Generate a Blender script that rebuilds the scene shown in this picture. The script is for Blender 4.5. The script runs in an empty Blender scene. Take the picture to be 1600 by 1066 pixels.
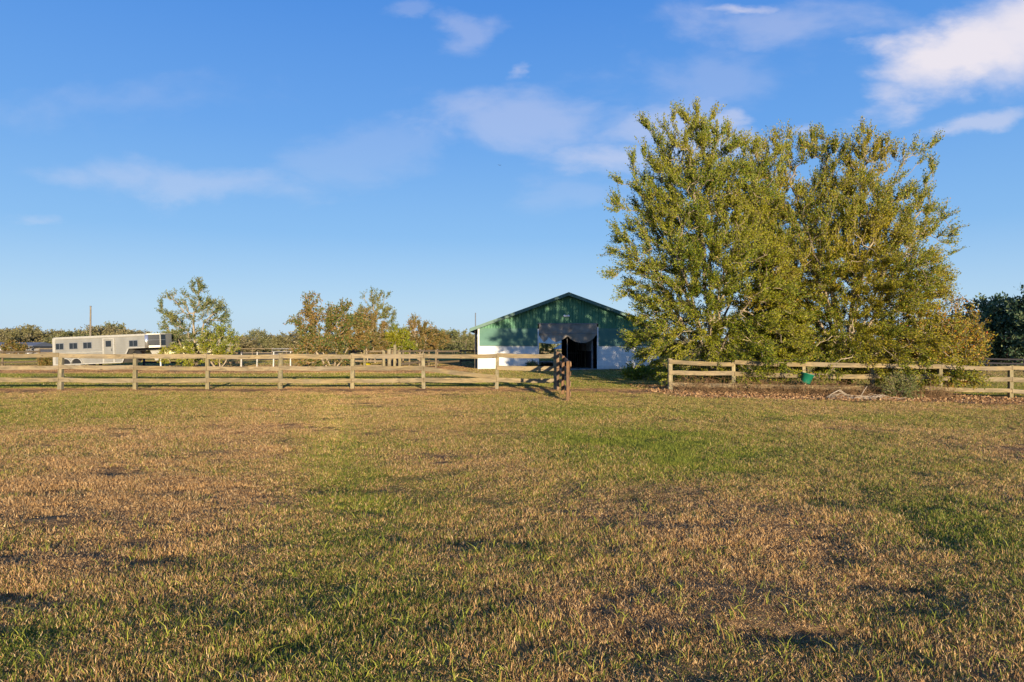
import bpy, bmesh, math, random
import numpy as np
from mathutils import Vector, Matrix, Euler
R = math.radians
PI = math.pi
F = 1067.0           # focal length in photograph pixels
HZ = 542.0           # horizon row in the photograph
CAMH = 1.5
EXPO = 1.0
scene = bpy.context.scene
C = scene.collection
rng = np.random.default_rng(7)
random.seed(7)

SUN_EL, SUN_AZ = R(6.6), R(165.3)     # azimuth from +Y towards +X
TO_SUN = Vector((math.sin(SUN_AZ)*math.cos(SUN_EL), math.cos(SUN_AZ)*math.cos(SUN_EL), math.sin(SUN_EL)))

def wx(px, D): return (px-800.0)/F*D
def wz(py, D): return CAMH-(py-HZ)/F*D

# ------------------------------------------------------------------ helpers
def tag(o, label=None, cat=None, group=None, kind=None):
    if label: o['label'] = label
    if cat: o['category'] = cat
    if group: o['group'] = group
    if kind: o['kind'] = kind
    return o

def empty(name, loc, rz=0, label=None, cat=None, group=None):
    o = bpy.data.objects.new(name, None); C.objects.link(o)
    o.empty_display_size = .2
    o.location = loc; o.rotation_euler = (0, 0, rz)
    return tag(o, label, cat, group)

class MB:
    def __init__(s): s.v = []; s.f = []
    def add(s, vs, fs):
        n = len(s.v); s.v += [tuple(v) for v in vs]; s.f += [tuple(i+n for i in f) for f in fs]; return s
    def box(s, x0, x1, y0, y1, z0, z1, M=None):
        vs = [Vector((x, y, z)) for z in (z0, z1) for y in (y0, y1) for x in (x0, x1)]
        if M is not None: vs = [M @ v for v in vs]
        return s.add(vs, [(0,2,3,1),(4,5,7,6),(0,1,5,4),(2,6,7,3),(0,4,6,2),(1,3,7,5)])
    def beam(s, a, b, w, h, up=(0,0,1)):
        a = Vector(a); b = Vector(b); d = (b-a).normalized(); up = Vector(up)
        sd = d.cross(up)
        if sd.length < 1e-4: sd = Vector((1,0,0))
        sd.normalize(); u = sd.cross(d).normalized()
        vs = []
        for p in (a, b):
            for (i, j) in ((-1,-1),(1,-1),(1,1),(-1,1)): vs.append(p+sd*(i*w/2)+u*(j*h/2))
        return s.add(vs, [(3,2,1,0),(4,5,6,7),(0,1,5,4),(1,2,6,5),(2,3,7,6),(3,0,4,7)])
    def tube(s, pts, rad, n=8, cap=True):
        pts = [Vector(p) for p in pts]
        if not hasattr(rad, '__len__'): rad = [rad]*len(pts)
        vs = []; fs = []
        for i, p in enumerate(pts):
            d = (pts[min(i+1, len(pts)-1)]-pts[max(i-1, 0)]).normalized()
            a = d.orthogonal().normalized() if abs(d.z) > .9 else d.cross(Vector((0,0,1))).normalized()
            if abs(d.z) > .9: a = d.cross(Vector((0,1,0))).normalized()
            b = d.cross(a)
            for k in range(n):
                t = 2*PI*k/n; vs.append(p+(a*math.cos(t)+b*math.sin(t))*rad[i])
        for i in range(len(pts)-1):
            for k in range(n):
                k2 = (k+1) % n
                fs.append((i*n+k, i*n+k2, (i+1)*n+k2, (i+1)*n+k))
        if cap:
            fs.append(tuple(range(n-1, -1, -1))); fs.append(tuple((len(pts)-1)*n+k for k in range(n)))
        return s.add(vs, fs)
    def prism(s, poly, axis, a, b):
        # poly: list of 2D points, extruded along axis ('x','y','z') from a to b
        def mk(p, t):
            return {'x': (t, p[0], p[1]), 'y': (p[0], t, p[1]), 'z': (p[0], p[1], t)}[axis]
        n = len(poly)
        vs = [mk(p, a) for p in poly]+[mk(p, b) for p in poly]
        fs = [tuple(range(n-1, -1, -1)), tuple(range(n, 2*n))]+[(i, (i+1) % n, n+(i+1) % n, n+i) for i in range(n)]
        return s.add(vs, fs)
    def lathe(s, prof, n=16, M=None):
        vs = []; fs = []
        for (r, z) in prof:
            for k in range(n):
                t = 2*PI*k/n; v = Vector((r*math.cos(t), r*math.sin(t), z)); vs.append(M @ v if M is not None else v)
        for i in range(len(prof)-1):
            for k in range(n):
                k2 = (k+1) % n; fs.append((i*n+k, i*n+k2, (i+1)*n+k2, (i+1)*n+k))
        return s.add(vs, fs)
    def build(s, name, m, parent=None, bevel=0, smooth=False, seg=2):
        me = bpy.data.meshes.new(name); me.from_pydata(s.v, [], s.f)
        bm = bmesh.new(); bm.from_mesh(me)
        bmesh.ops.recalc_face_normals(bm, faces=bm.faces)
        if bevel: bmesh.ops.bevel(bm, geom=bm.edges[:], offset=bevel, segments=seg, affect='EDGES', profile=.6, clamp_overlap=True)
        bm.to_mesh(me); bm.free()
        if smooth: me.polygons.foreach_set('use_smooth', [True]*len(me.polygons))
        me.materials.append(m)
        o = bpy.data.objects.new(name, me); C.objects.link(o)
        if parent: o.parent = parent
        return o

def np_mesh(name, V, Fq, m, parent=None, smooth=False, attrs=None):
    """V (n,3), Fq (m,k) constant size faces"""
    me = bpy.data.meshes.new(name)
    k = Fq.shape[1]
    me.vertices.add(len(V)); me.vertices.foreach_set('co', V.astype(np.float32).ravel())
    me.loops.add(Fq.size); me.loops.foreach_set('vertex_index', Fq.astype(np.int32).ravel())
    me.polygons.add(len(Fq)); me.polygons.foreach_set('loop_start', np.arange(0, Fq.size, k, dtype=np.int32))
    me.polygons.foreach_set('loop_total', np.full(len(Fq), k, dtype=np.int32))
    me.update(calc_edges=True); me.validate()
    if smooth: me.polygons.foreach_set('use_smooth', np.ones(len(me.polygons), dtype=bool))
    if attrs:
        for an, arr in attrs.items():
            if arr.ndim == 1:
                a = me.attributes.new(an, 'FLOAT', 'POINT'); a.data.foreach_set('value', arr.astype(np.float32))
    me.materials.append(m)
    o = bpy.data.objects.new(name, me); C.objects.link(o)
    if parent: o.parent = parent
    return o

def copy_tree(o, parent=None):
    c = o.copy(); C.objects.link(c)
    if parent: c.parent = parent
    for ch in list(o.children):
        copy_tree(ch, c)
    return c

# ------------------------------------------------------------------ noise
_P = rng.random((256, 256))
def vnoise(x, y, sx, sy=None, off=0.0):
    sy = sy or sx
    x = np.asarray(x, float)/sx+off*17.3+500; y = np.asarray(y, float)/sy+off*9.1+500
    xi = np.floor(x).astype(int); yi = np.floor(y).astype(int)
    fx = x-xi; fy = y-yi
    fx = fx*fx*(3-2*fx); fy = fy*fy*(3-2*fy)
    a = _P[xi % 256, yi % 256]; b = _P[(xi+1) % 256, yi % 256]; c = _P[xi % 256, (yi+1) % 256]; d = _P[(xi+1) % 256, (yi+1) % 256]
    return ((a*(1-fx)+b*fx)*(1-fy)+(c*(1-fx)+d*fx)*fy)*2-1
def sstep(a, b, x):
    t = np.clip((np.asarray(x, float)-a)/(b-a), 0, 1); return t*t*(3-2*t)

# pits worn into the paddock (hoof marks and scrapes); some at their places in the photograph
def gpt(px, py):
    D = CAMH*F/(py-HZ); return wx(px, D), D
PITS = []
for (px, py, rx, ry, dp) in [(1298,778,.42,.4,.055),(1445,826,.3,.3,.05),(1270,828,.25,.3,.05),(990,775,.25,.3,.04),(1395,910,.3,.16,.06),
      (360,832,.3,.15,.02),(105,842,.3,.22,.03),(15,862,.3,.25,.05),(185,850,.25,.2,.04),(130,795,.5,.3,.035),(70,770,.4,.3,.035),(200,765,.7,.3,.025),
      (330,765,.8,.35,.035),(480,765,.8,.35,.035),(180,672,1.5,.6,.035),(350,722,1.0,.4,.035),(210,737,1.0,.4,.03),(225,880,.25,.12,.03),(310,880,.35,.12,.045),
      (1150,985,.2,.12,.05),(1225,992,.16,.1,.05),(1330,985,.25,.13,.05),(1250,760,.3,.3,.04),(790,848,.25,.2,.025),(710,845,.2,.3,.04),(1410,945,.15,.1,.035),(60,985,.3,.1,.05),(25,925,.25,.16,.07)]:
    x, D = gpt(px, py); PITS.append((x, D, rx, ry, dp))
for i in range(900):
    y = 2.0+21*random.random()**.8; x = (random.random()*2-1)*(3+.85*y)
    PITS.append((x, y, random.uniform(.05, .2), random.uniform(.05, .13), random.uniform(.012, .04)))
PITS = np.array(PITS)

def height(x, y):
    x = np.asarray(x, float); y = np.asarray(y, float)
    slope = -0.02*np.log1p(np.exp(np.clip((x-2.0)/1.5, -30, 30)))*1.5
    slope = np.maximum(slope, -2.2)
    barn = sstep(-9, -4, x)*(1-sstep(11, 17, x))*sstep(36, 43, y)*(1-sstep(74, 90, y))
    slope = slope*(1-barn)
    m = (1-barn)*(1-sstep(60, 120, y))*(1-sstep(35, 70, np.abs(x)))
    b = .013*vnoise(x, y, 1.7, 1.15)+.016*vnoise(x, y, .62, .45, 1)+.010*vnoise(x, y, .2, .14, 44)*(1-sstep(14, 24, y))+.045*vnoise(x, y, 7, 6, 2)*sstep(2, 10, y)
    b = b*m
    fence = np.exp(-((y-23.5)/1.4)**2)*.6
    b = b*(1-fence)+.04*np.exp(-((y-23.3)/1.0)**2)*m
    b += .25*vnoise(x, y, 60, 60, 3)*sstep(80, 160, y)
    return slope+b
def pits(x, y):
    out = np.zeros_like(x)
    for (cx, cy, rx, ry, dp) in PITS:
        k = (np.abs(x-cx) < 3*rx) & (np.abs(y-cy) < 3*ry)
        if k.any(): out[k] -= dp*(1+.9*vnoise(x[k], y[k], .16, .12, 14))*np.exp(-((x[k]-cx)/rx)**2-((y[k]-cy)/ry)**2)
    return out
def H(x, y): return float(height(np.array([x]), np.array([y]))[0])

# greenness of the sward: blobs authored as (pixel centre, pixel radii) turned into ground ellipses
GB = []
for (px, py, rx, ry, g, a) in [
      (200,740,280,85,.0,.95),(150,850,250,70,.05,.85),(250,800,200,60,.05,.7),(1010,690,170,38,.92,1.0),(900,640,200,20,.62,.8),
      (150,630,260,18,.66,.8),(1500,800,150,60,.72,.8),(1320,690,160,30,.72,.7),(1450,645,150,12,.7,.8),(1180,790,150,50,.04,.8),(1020,960,260,60,.04,.8),(1100,860,200,60,.06,.7),
      (760,760,150,60,.42,.5),(1530,680,120,20,.12,.6),(200,1000,260,60,.42,.6),(700,930,140,60,.42,.6),(300,960,160,40,.35,.5),(1500,960,160,70,.2,.6),
      (680,655,110,12,.25,.5),(1100,640,160,12,.75,.7),(40,1000,90,60,.85,.8)]:
    x, D = gpt(px, py); D2 = CAMH*F/(max(py-ry, 560)-HZ)
    GB.append((x, D, rx/F*D, min((D2-D), 6), g, a))
def green(x, y):
    x = np.asarray(x, float); y = np.asarray(y, float)
    g = np.full(x.shape, .25)+.24*vnoise(x, y, 2.3, 1.6, 5)+.17*vnoise(x, y, .7, .6, 6)+.14*vnoise(x, y, .25, .25, 16)
    for (cx, cy, rx, ry, gg, a) in GB:
        w = a*np.exp(-(((x-cx)/rx)**2+((y-cy)/ry)**2)*1.0)
        g = g*(1-w)+(gg+.26*vnoise(x, y, .8, .6, 7)+.14*vnoise(x, y, .25, .25, 17))*w
    sw = .85*np.exp(-(((x+.243*y+.25*vnoise(x, y, 2, 1.5, 40))/(.28+.052*y))**2))*(1-.8*sstep(8, 17, y))*(1-sstep(20, 23, y))
    g = g*(1-sw)+(.66+.22*vnoise(x, y, .8, .6, 41)+.12*vnoise(x, y, .25, .25, 17))*sw
    # beyond the fence: lush strip, then a worn track, then mixed pasture
    yy = y+.5*vnoise(x, y, 5, 5, 8)
    lush = sstep(24.4, 25.6, yy)*(1-sstep(37.5, 40, yy))
    g = g*(1-lush)+(.74+.18*vnoise(x, y, 3, 3, 9))*lush
    track = sstep(37.5, 40, yy)*(1-sstep(50, 55, yy))*(1-sstep(-5, -1, x))
    g = g*(1-track)+.04*track
    front = sstep(30, 38, y)*sstep(-3, 0, x)*(1-sstep(50, 56, y))
    g = g*(1-front)+.62*front
    far = sstep(52, 60, yy)
    g = g*(1-far)+(.52+.4*vnoise(x, y, 30, 16, 10))*far
    fl = np.exp(-((y-23.3+.25*vnoise(x, y, 2, 2, 11))/.85)**2)*np.where(x < 1.2, 1, np.where(x > 4.8, 1, .55))
    g = g*(1-fl)
    return np.clip(g, 0, 1)
def soil(x, y):
    """bare reddish litter / worn dirt"""
    fl = np.exp(-((y-23.3+.25*vnoise(x, y, 2, 2, 11))/.85)**2)
    rt = sstep(4.6, 5.6, x)*(1-sstep(15.5, 18.5, x))*sstep(20.6, 21.6, y+.4*vnoise(x, y, 1.4, 1, 12))*(1-sstep(27.5, 30, y))
    track = sstep(38, 41, y)*(1-sstep(48, 53, y))*(1-sstep(-5, -1, x))*.75
    mouth = sstep(0, 3, x)*(1-sstep(11, 13, x))*np.exp(-((y-43.8)/2.0)**2)
    path = np.exp(-((x-3.1-.25*vnoise(x, y, 3, 3, 13))/1.6)**2)*sstep(20, 24, y)*(1-sstep(28, 33, y))*.6
    return np.clip(np.maximum.reduce([fl*.9, rt, track, mouth, path]), 0, 1)

# ------------------------------------------------------------------ materials
class NT:
    def __init__(s, name):
        s.m = bpy.data.materials.new(name); s.m.use_nodes = True
        s.t = s.m.node_tree; s.t.nodes.clear()
        s.out = s.n('ShaderNodeOutputMaterial')
    def n(s, typ, **kw):
        nd = s.t.nodes.new(typ)
        for k, v in kw.items(): setattr(nd, k, v)
        return nd
    def l(s, a, b): s.t.links.new(a, b)
    def noise(s, scale, detail=3, rough=.55, vec=None, dist=0):
        nd = s.n('ShaderNodeTexNoise'); nd.inputs['Scale'].default_value = scale; nd.inputs['Detail'].default_value = detail
        nd.inputs['Roughness'].default_value = rough; nd.inputs['Distortion'].default_value = dist
        if vec is not None: s.l(vec, nd.inputs['Vector'])
        return nd.outputs['Fac']
    def ramp(s, fac, stops, interp='LINEAR'):
        nd = s.n('ShaderNodeValToRGB'); nd.color_ramp.interpolation = interp
        el = nd.color_ramp.elements
        while len(el) < len(stops): el.new(.5)
        for e, (p, c) in zip(el, stops):
            e.position = p; e.color = (*c, 1) if len(c) == 3 else c
        s.l(fac, nd.inputs[0]); return nd.outputs[0]
    def mix(s, fac, a, b, mode='MIX'):
        nd = s.n('ShaderNodeMix', data_type='RGBA', blend_type=mode)
        for sock, v in ((nd.inputs[0], fac), (nd.inputs[6], a), (nd.inputs[7], b)):
            if isinstance(v, (int, float)): sock.default_value = v
            elif isinstance(v, tuple): sock.default_value = (*v, 1)
            else: s.l(v, sock)
        return nd.outputs[2]
    def math(s, op, a, b=None, c=None):
        nd = s.n('ShaderNodeMath', operation=op)
        for i, v in enumerate((a, b, c)):
            if v is None: continue
            if isinstance(v, (int, float)): nd.inputs[i].default_value = v
            else: s.l(v, nd.inputs[i])
        return nd.outputs[0]
    def pos(s, scale=(1,1,1), obj=False):
        tc = s.n('ShaderNodeTexCoord') if obj else s.n('ShaderNodeNewGeometry')
        mp = s.n('ShaderNodeMapping'); mp.inputs['Scale'].default_value = scale
        s.l(tc.outputs['Object'] if obj else tc.outputs['Position'], mp.inputs['Vector']); return mp.outputs[0]
    def bsdf(s, col, rough=.8, metal=0, bump=None, bstr=.3, bdist=.01, spec=.3, extra=None):
        b = s.n('ShaderNodeBsdfPrincipled')
        if isinstance(col, tuple): b.inputs['Base Color'].default_value = (*col, 1)
        else: s.l(col, b.inputs['Base Color'])
        if isinstance(rough, (int, float)): b.inputs['Roughness'].default_value = rough
        else: s.l(rough, b.inputs['Roughness'])
        b.inputs['Metallic'].default_value = metal; b.inputs['Specular IOR Level'].default_value = spec
        if bump is not None:
            bn = s.n('ShaderNodeBump'); bn.inputs['Strength'].default_value = bstr; bn.inputs['Distance'].default_value = bdist
            s.l(bump, bn.inputs['Height']); s.l(bn.outputs[0], b.inputs['Normal'])
        return b
    def done(s, b): s.l(b.outputs[0], s.out.inputs[0]); return s.m

def simple(name, col, rough=.7, metal=0, var=.12, nscale=6, spec=.3):
    t = NT(name); f = t.noise(nscale, 4, .6, t.pos(obj=True))
    c = t.ramp(f, [(.3, tuple(max(0, x*(1-var)) for x in col)), (.7, tuple(min(1, x*(1+var)) for x in col))])
    return t.done(t.bsdf(c, rough, metal, bump=f, bstr=.15, bdist=.004, spec=spec))

def wood(name, cols, horiz=True, grain=1.0, scale=9):
    """weathered board: streaked grain along the board, knots and grey patches"""
    t = NT(name)
    oi = t.n('ShaderNodeObjectInfo')
    p = t.pos((.55, 9, 9) if horiz else (9, 9, .55), obj=False)
    ad = t.n('ShaderNodeVectorMath', operation='ADD'); t.l(p, ad.inputs[0])
    cb = t.n('ShaderNodeCombineXYZ'); t.l(t.math('MULTIPLY', oi.outputs['Random'], 40), cb.inputs[0]); t.l(t.math('MULTIPLY', oi.outputs['Random'], 23), cb.inputs[2])
    t.l(cb.outputs[0], ad.inputs[1])
    g = t.noise(scale*.45, 5, .65, ad.outputs[0], .6)
    big = t.noise(1.6, 3, .6, t.pos((1, 1, 1.5)))
    c1 = t.ramp(g, [(.28, cols[0]), (.5, cols[1]), (.72, cols[2])])
    c2 = t.mix(t.ramp(big, [(.42, (0,0,0)), (.62, (1,1,1))]), c1, cols[3], 'MIX')
    fac = t.math('MULTIPLY', t.math('SUBTRACT', oi.outputs['Random'], .5), .5)
    hs = t.n('ShaderNodeHueSaturation'); t.l(c2, hs.inputs['Color']); t.l(t.math('ADD', fac, 1.0), hs.inputs['Value'])
    cm = t.mix(.9, c1, hs.outputs[0])
    gry = t.ramp(oi.outputs['Random'], [(.35, (0,0,0)), (.9, (.75,.75,.75))])
    cm = t.mix(gry, cm, t.mix(.55, cm, (.20,.165,.125)))
    st = t.noise(3.1, 5, .75, t.pos((.5, 2, 2.5) if horiz else (2, 2, .8)), .8)
    cm = t.mix(t.ramp(st, [(.46, (0,0,0)), (.60, (.75,.75,.75))]), cm, tuple(x*.55 for x in cols[3]))
    kn = t.noise(5.5, 1, .4, t.pos((1, 1, 2.2)))
    cm = t.mix(t.ramp(kn, [(.70, (0,0,0)), (.76, (.7,.7,.7))]), cm, tuple(x*.45 for x in cols[0]))
    return t.done(t.bsdf(cm, .85, bump=g, bstr=.6*grain, bdist=.006, spec=.2))

M = {}
M['rail'] = wood('weathered_rail', [(.15,.10,.045), (.33,.24,.115), (.46,.355,.18), (.26,.205,.125)])
M['post'] = wood('weathered_post', [(.16,.12,.055), (.34,.27,.13), (.47,.39,.20), (.29,.25,.15)], horiz=False)
M['redwood'] = wood('brown_board', [(.12,.06,.028), (.27,.145,.068), (.37,.215,.105), (.21,.125,.075)], horiz=False)
M['farwood'] = wood('far_board', [(.17,.12,.065), (.28,.20,.11), (.36,.27,.155), (.22,.17,.11)])
M['greywood'] = wood('grey_board', [(.16,.15,.15), (.26,.25,.25), (.36,.35,.34), (.24,.23,.25)])
M['darkwood'] = simple('dark_board', (.035,.03,.035), .8)
M['whitepaint'] = simple('white_paint', (.72,.71,.68), .6)
M['wire'] = simple('wire', (.35,.35,.34), .4, .8)
M['tpost'] = simple('pale_post', (.6,.57,.5), .6)
M['pole'] = wood('pole_wood', [(.16,.12,.08), (.28,.22,.14), (.36,.29,.2), (.25,.21,.15)], horiz=False)
M['concrete'] = simple('concrete', (.32,.30,.27), .85)
M['black'] = simple('black_rubber', (.02,.02,.022), .8)
M['darkmetal'] = simple('dark_steel', (.05,.05,.055), .5, .5)
M['glass'] = simple('tinted_glass', (.015,.018,.022), .08, 0, spec=.6)
M['chrome'] = simple('wheel_metal', (.55,.55,.55), .35, .7)
M['alu'] = None
M['greenbucket'] = simple('green_plastic', (.012,.16,.09), .45)
M['yellowplastic'] = simple('yellow_plastic', (.75,.62,.03), .45)
M['redplastic'] = simple('red_plastic', (.33,.06,.03), .5)
M['whitelamp'] = simple('white_lamp', (.8,.8,.8), .4)
M['tarp'] = simple('white_tarp', (.82,.82,.80), .7)
M['yellowwall'] = simple('yellow_wall', (.72,.62,.33), .8)
M['greyroof'] = simple('grey_roof', (.16,.17,.19), .7)

def alu_mat():
    t = NT('ribbed_aluminium')
    w = t.n('ShaderNodeTexWave', wave_type='BANDS', bands_direction='Z'); w.inputs['Scale'].default_value = 2.2
    t.l(t.pos(obj=True), w.inputs['Vector'])
    n = t.noise(1.5, 3, .6, t.pos((1, 1, .4), obj=True))
    c = t.ramp(n, [(.3, (.29,.275,.235)), (.7, (.37,.35,.30))])
    return t.done(t.bsdf(c, .42, .35, bump=w.outputs['Fac'], bstr=.35, bdist=.01, spec=.5))
M['alu'] = alu_mat()
def alu_shiny():
    t = NT('polished_corner'); return t.done(t.bsdf((.8,.77,.70), .26, .8))
M['corner'] = alu_shiny()
M['trim'] = simple('trailer_trim', (.45,.425,.365), .4, .2)

def barn_green(name, vertical):
    t = NT(name)
    n = t.noise(.9, 4, .6, t.pos(obj=True)); n2 = t.noise(3.2, 5, .7, t.pos((1, 1, .35), obj=True))
    if vertical:   # faded, sun-bleached ribbed sheets
        c = t.ramp(n2, [(.3, (.045,.17,.095)), (.55, (.08,.225,.12)), (.75, (.13,.28,.145))])
    else:
        c = t.ramp(n, [(.3, (.06,.16,.115)), (.7, (.095,.205,.15))])
    return t.done(t.bsdf(c, .5, .1, bump=n2, bstr=.1, bdist=.004, spec=.4))
M['barnrib'] = barn_green('green_ribbed_metal', True)
M['barnlap'] = barn_green('green_lap_siding', False)
M['fascia'] = simple('green_grey_fascia', (.10,.17,.13), .5, .1, .25, 2)
M['roofmetal'] = simple('roof_metal', (.13,.17,.15), .4, .5, .2, 2)
def block_mat():
    t = NT('white_block_wall')
    br = t.n('ShaderNodeTexBrick'); br.inputs['Scale'].default_value = 1; br.inputs['Brick Width'].default_value = .4; br.inputs['Row Height'].default_value = .2
    br.inputs['Mortar Size'].default_value = .008; br.inputs['Mortar Smooth'].default_value = .4
    br.inputs['Color1'].default_value = (.82,.80,.75,1); br.inputs['Color2'].default_value = (.76,.74,.69,1); br.inputs['Mortar'].default_value = (.62,.60,.56,1)
    tc = t.n('ShaderNodeTexCoord'); mp = t.n('ShaderNodeMapping'); mp.inputs['Rotation'].default_value = (PI/2, 0, 0)
    t.l(tc.outputs['Object'], mp.inputs[0]); t.l(mp.outputs[0], br.inputs['Vector'])
    n = t.noise(2.2, 5, .7, t.pos(obj=True))
    sep = t.n('ShaderNodeSeparateXYZ'); t.l(tc.outputs['Object'], sep.inputs[0])
    low = t.math('SUBTRACT', .75, t.math('ADD', sep.outputs[2], t.math('MULTIPLY', n, .6)))
    st = t.ramp(low, [(.1, (0,0,0)), (.7, (.5,.5,.5))])
    c = t.mix(st, br.outputs['Color'], (.36,.27,.18))
    return t.done(t.bsdf(c, .85, bump=br.outputs['Fac'], bstr=-.3, bdist=.004))
M['block'] = block_mat()
def mesh_cloth():
    t = NT('shade_cloth')
    n = t.noise(2.5, 4, .6, t.pos(obj=True))
    c = t.ramp(n, [(.3, (.26,.22,.18)), (.7, (.40,.34,.27))])
    b = t.bsdf(c, .9, spec=.1); tr = t.n('ShaderNodeBsdfTransparent'); mx = t.n('ShaderNodeMixShader'); mx.inputs[0].default_value = .10
    t.l(b.outputs[0], mx.inputs[1]); t.l(tr.outputs[0], mx.inputs[2]); t.l(mx.outputs[0], t.out.inputs[0]); return t.m
M['cloth'] = mesh_cloth()
def tarp_mat():
    t = NT('thin_white_tarp'); b = t.bsdf((.85,.85,.84), .7); tr = t.n('ShaderNodeBsdfTranslucent'); tr.inputs['Color'].default_value = (.95,.95,.95,1)
    mx = t.n('ShaderNodeMixShader'); mx.inputs[0].default_value = .75; t.l(b.outputs[0], mx.inputs[1]); t.l(tr.outputs[0], mx.inputs[2]); t.l(mx.outputs[0], t.out.inputs[0]); return t.m
M['thintarp'] = tarp_mat()

def leaf_mat(name, stops, clump=None, cl_scale=.7, trans=.2):
    """colour per leaf (random per island) shifted by clumps through the crown"""
    t = NT(name)
    geo = t.n('ShaderNodeNewGeometry')
    c = t.ramp(geo.outputs['Random Per Island'], stops)
    if clump:
        n = t.noise(cl_scale, 2, .5, t.pos())
        c = t.mix(t.ramp(n, [(.46, (0,0,0)), (.66, (1,1,1))]), c, t.mix(.6, c, clump))
    b = t.bsdf(c, .55, spec=.25)
    tr = t.n('ShaderNodeBsdfTranslucent')
    t.l(t.mix(.35, c, (.25,.28,.02)), tr.inputs['Color'])
    mx = t.n('ShaderNodeMixShader'); mx.inputs[0].default_value = trans
    t.l(b.outputs[0], mx.inputs[1]); t.l(tr.outputs[0], mx.inputs[2]); t.l(mx.outputs[0], t.out.inputs[0]); return t.m
M['leafA'] = leaf_mat('olive_leaves', [(0, (.05,.095,.010)), (.35, (.13,.18,.013)), (.7, (.26,.285,.018)), (.96, (.38,.35,.03)), (1, (.38,.24,.05))], (.36,.31,.018), .55)
M['leafB'] = leaf_mat('yellow_olive_leaves', [(0, (.055,.095,.010)), (.35, (.145,.18,.013)), (.7, (.28,.285,.018)), (.95, (.40,.32,.03)), (1, (.42,.20,.04))], (.38,.28,.018), .5)
M['leafC'] = leaf_mat('autumn_leaves', [(0, (.10,.12,.015)), (.3, (.22,.20,.02)), (.62, (.38,.25,.03)), (.92, (.46,.21,.025)), (1, (.5,.08,.015))], (.26,.26,.02), .9)
M['leafG'] = leaf_mat('green_leaves', [(0, (.06,.10,.035)), (.5, (.13,.17,.05)), (1, (.26,.25,.08))], (.28,.25,.07), .6)
M['leafM'] = leaf_mat('bronze_green_leaves', [(0, (.05,.09,.02)), (.45, (.12,.16,.03)), (.7, (.24,.19,.045)), (1, (.36,.17,.06))], (.32,.17,.05), .7)
M['leafR'] = leaf_mat('brown_leaves', [(0, (.09,.10,.02)), (.5, (.21,.18,.045)), (1, (.36,.19,.06))], (.30,.17,.05), .6)
M['leafF'] = leaf_mat('far_leaves', [(0, (.11,.12,.045)), (.5, (.21,.205,.085)), (1, (.33,.29,.14))], (.13,.17,.045), .08)
M['leafF2'] = leaf_mat('far_brownish_leaves', [(0, (.13,.12,.05)), (.5, (.26,.22,.10)), (1, (.38,.30,.16))], (.19,.18,.06), .08)
M['leafD'] = leaf_mat('shaded_green_leaves', [(0, (.03,.07,.04)), (.5, (.09,.14,.07)), (1, (.24,.27,.12))], (.03,.08,.04), .15, .2)  # shade from neighbouring trees is put into this leaf colour
M['litter'] = leaf_mat('fallen_leaf', [(0, (.16,.08,.035)), (.4, (.36,.19,.085)), (.8, (.52,.31,.14)), (1, (.62,.42,.22))], None, 1, .1)
def bark(name, a, b):
    t = NT(name); n = t.noise(9, 5, .65, t.pos((1, 1, .35)))
    return t.done(t.bsdf(t.ramp(n, [(.3, a), (.7, b)]), .85, bump=n, bstr=.5, bdist=.01, spec=.15))
M['bark'] = bark('pale_bark', (.24,.18,.115), (.50,.40,.27))
M['barkd'] = bark('dark_bark', (.06,.045,.03), (.16,.12,.08))
M['twig'] = bark('dry_branch', (.30,.23,.16), (.5,.42,.32))
M['bramble'] = bark('brown_stem', (.14,.08,.04), (.34,.21,.10))

# ------------------------------------------------------------------ ground
def axis(fine0, fine1, step, lim, grow):
    a = list(np.arange(fine0, fine1+step*.5, step)); s = step; x = a[-1]
    while x < lim: s *= grow; x += s; a.append(x)
    s = step; x = a[0]; b = []
    while x > -lim*1.0: s *= grow; x -= s; b.append(x)
    return np.array(b[::-1]+a)
xs = axis(-13, 13, .085, 1800, 1.045)
ys = list(np.arange(-6, 1.5, .5))+list(np.arange(1.5, 14, .075))+list(np.arange(14, 27, .11)); s = .11; y = ys[-1]
while y < 2200: s *= 1.035; y += s; ys.append(y)
ys = np.array([-60, -30, -15, -9]+ys)
X, Y = np.meshgrid(xs, ys); x1 = X.ravel(); y1 = Y.ravel()
Z = height(x1, y1)+pits(x1, y1)
nx, ny = len(xs), len(ys)
idx = np.arange(nx*ny).reshape(ny, nx)
FQ = np.stack([idx[:-1, :-1].ravel(), idx[:-1, 1:].ravel(), idx[1:, 1:].ravel(), idx[1:, :-1].ravel()], 1)

def ground_mat():
    t = NT('pasture_ground')
    ag = t.n('ShaderNodeAttribute', attribute_name='green'); so = t.n('ShaderNodeAttribute', attribute_name='soil')
    n1 = t.noise(14, 5, .7, t.pos()); n2 = t.noise(3, 4, .6, t.pos()); n3 = t.noise(.35, 4, .6, t.pos((.5, 1.3, 1)))
    gr = t.ramp(n1, [(.3, (.09,.12,.02)), (.55, (.20,.22,.035)), (.75, (.33,.31,.06))])
    dr = t.ramp(n1, [(.3, (.13,.08,.04)), (.55, (.34,.21,.10)), (.75, (.54,.36,.17))])
    f = t.math('ADD', ag.outputs['Fac'], t.math('MULTIPLY', t.math('SUBTRACT', n2, .5), .5))
    f = t.math('ADD', f, t.math('MULTIPLY', t.math('SUBTRACT', n3, .5), .4))
    c = t.mix(t.ramp(f, [(.2, (0,0,0)), (.75, (1,1,1))]), dr, gr)
    sl = t.ramp(n1, [(.3, (.20,.10,.045)), (.6, (.42,.23,.11)), (.8, (.55,.35,.18))])
    c = t.mix(so.outputs['Fac'], c, sl)
    b = t.bsdf(c, .95, bump=n1, bstr=1.0, bdist=.12, spec=.05)
    return t.done(b)
M['ground'] = ground_mat()
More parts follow.
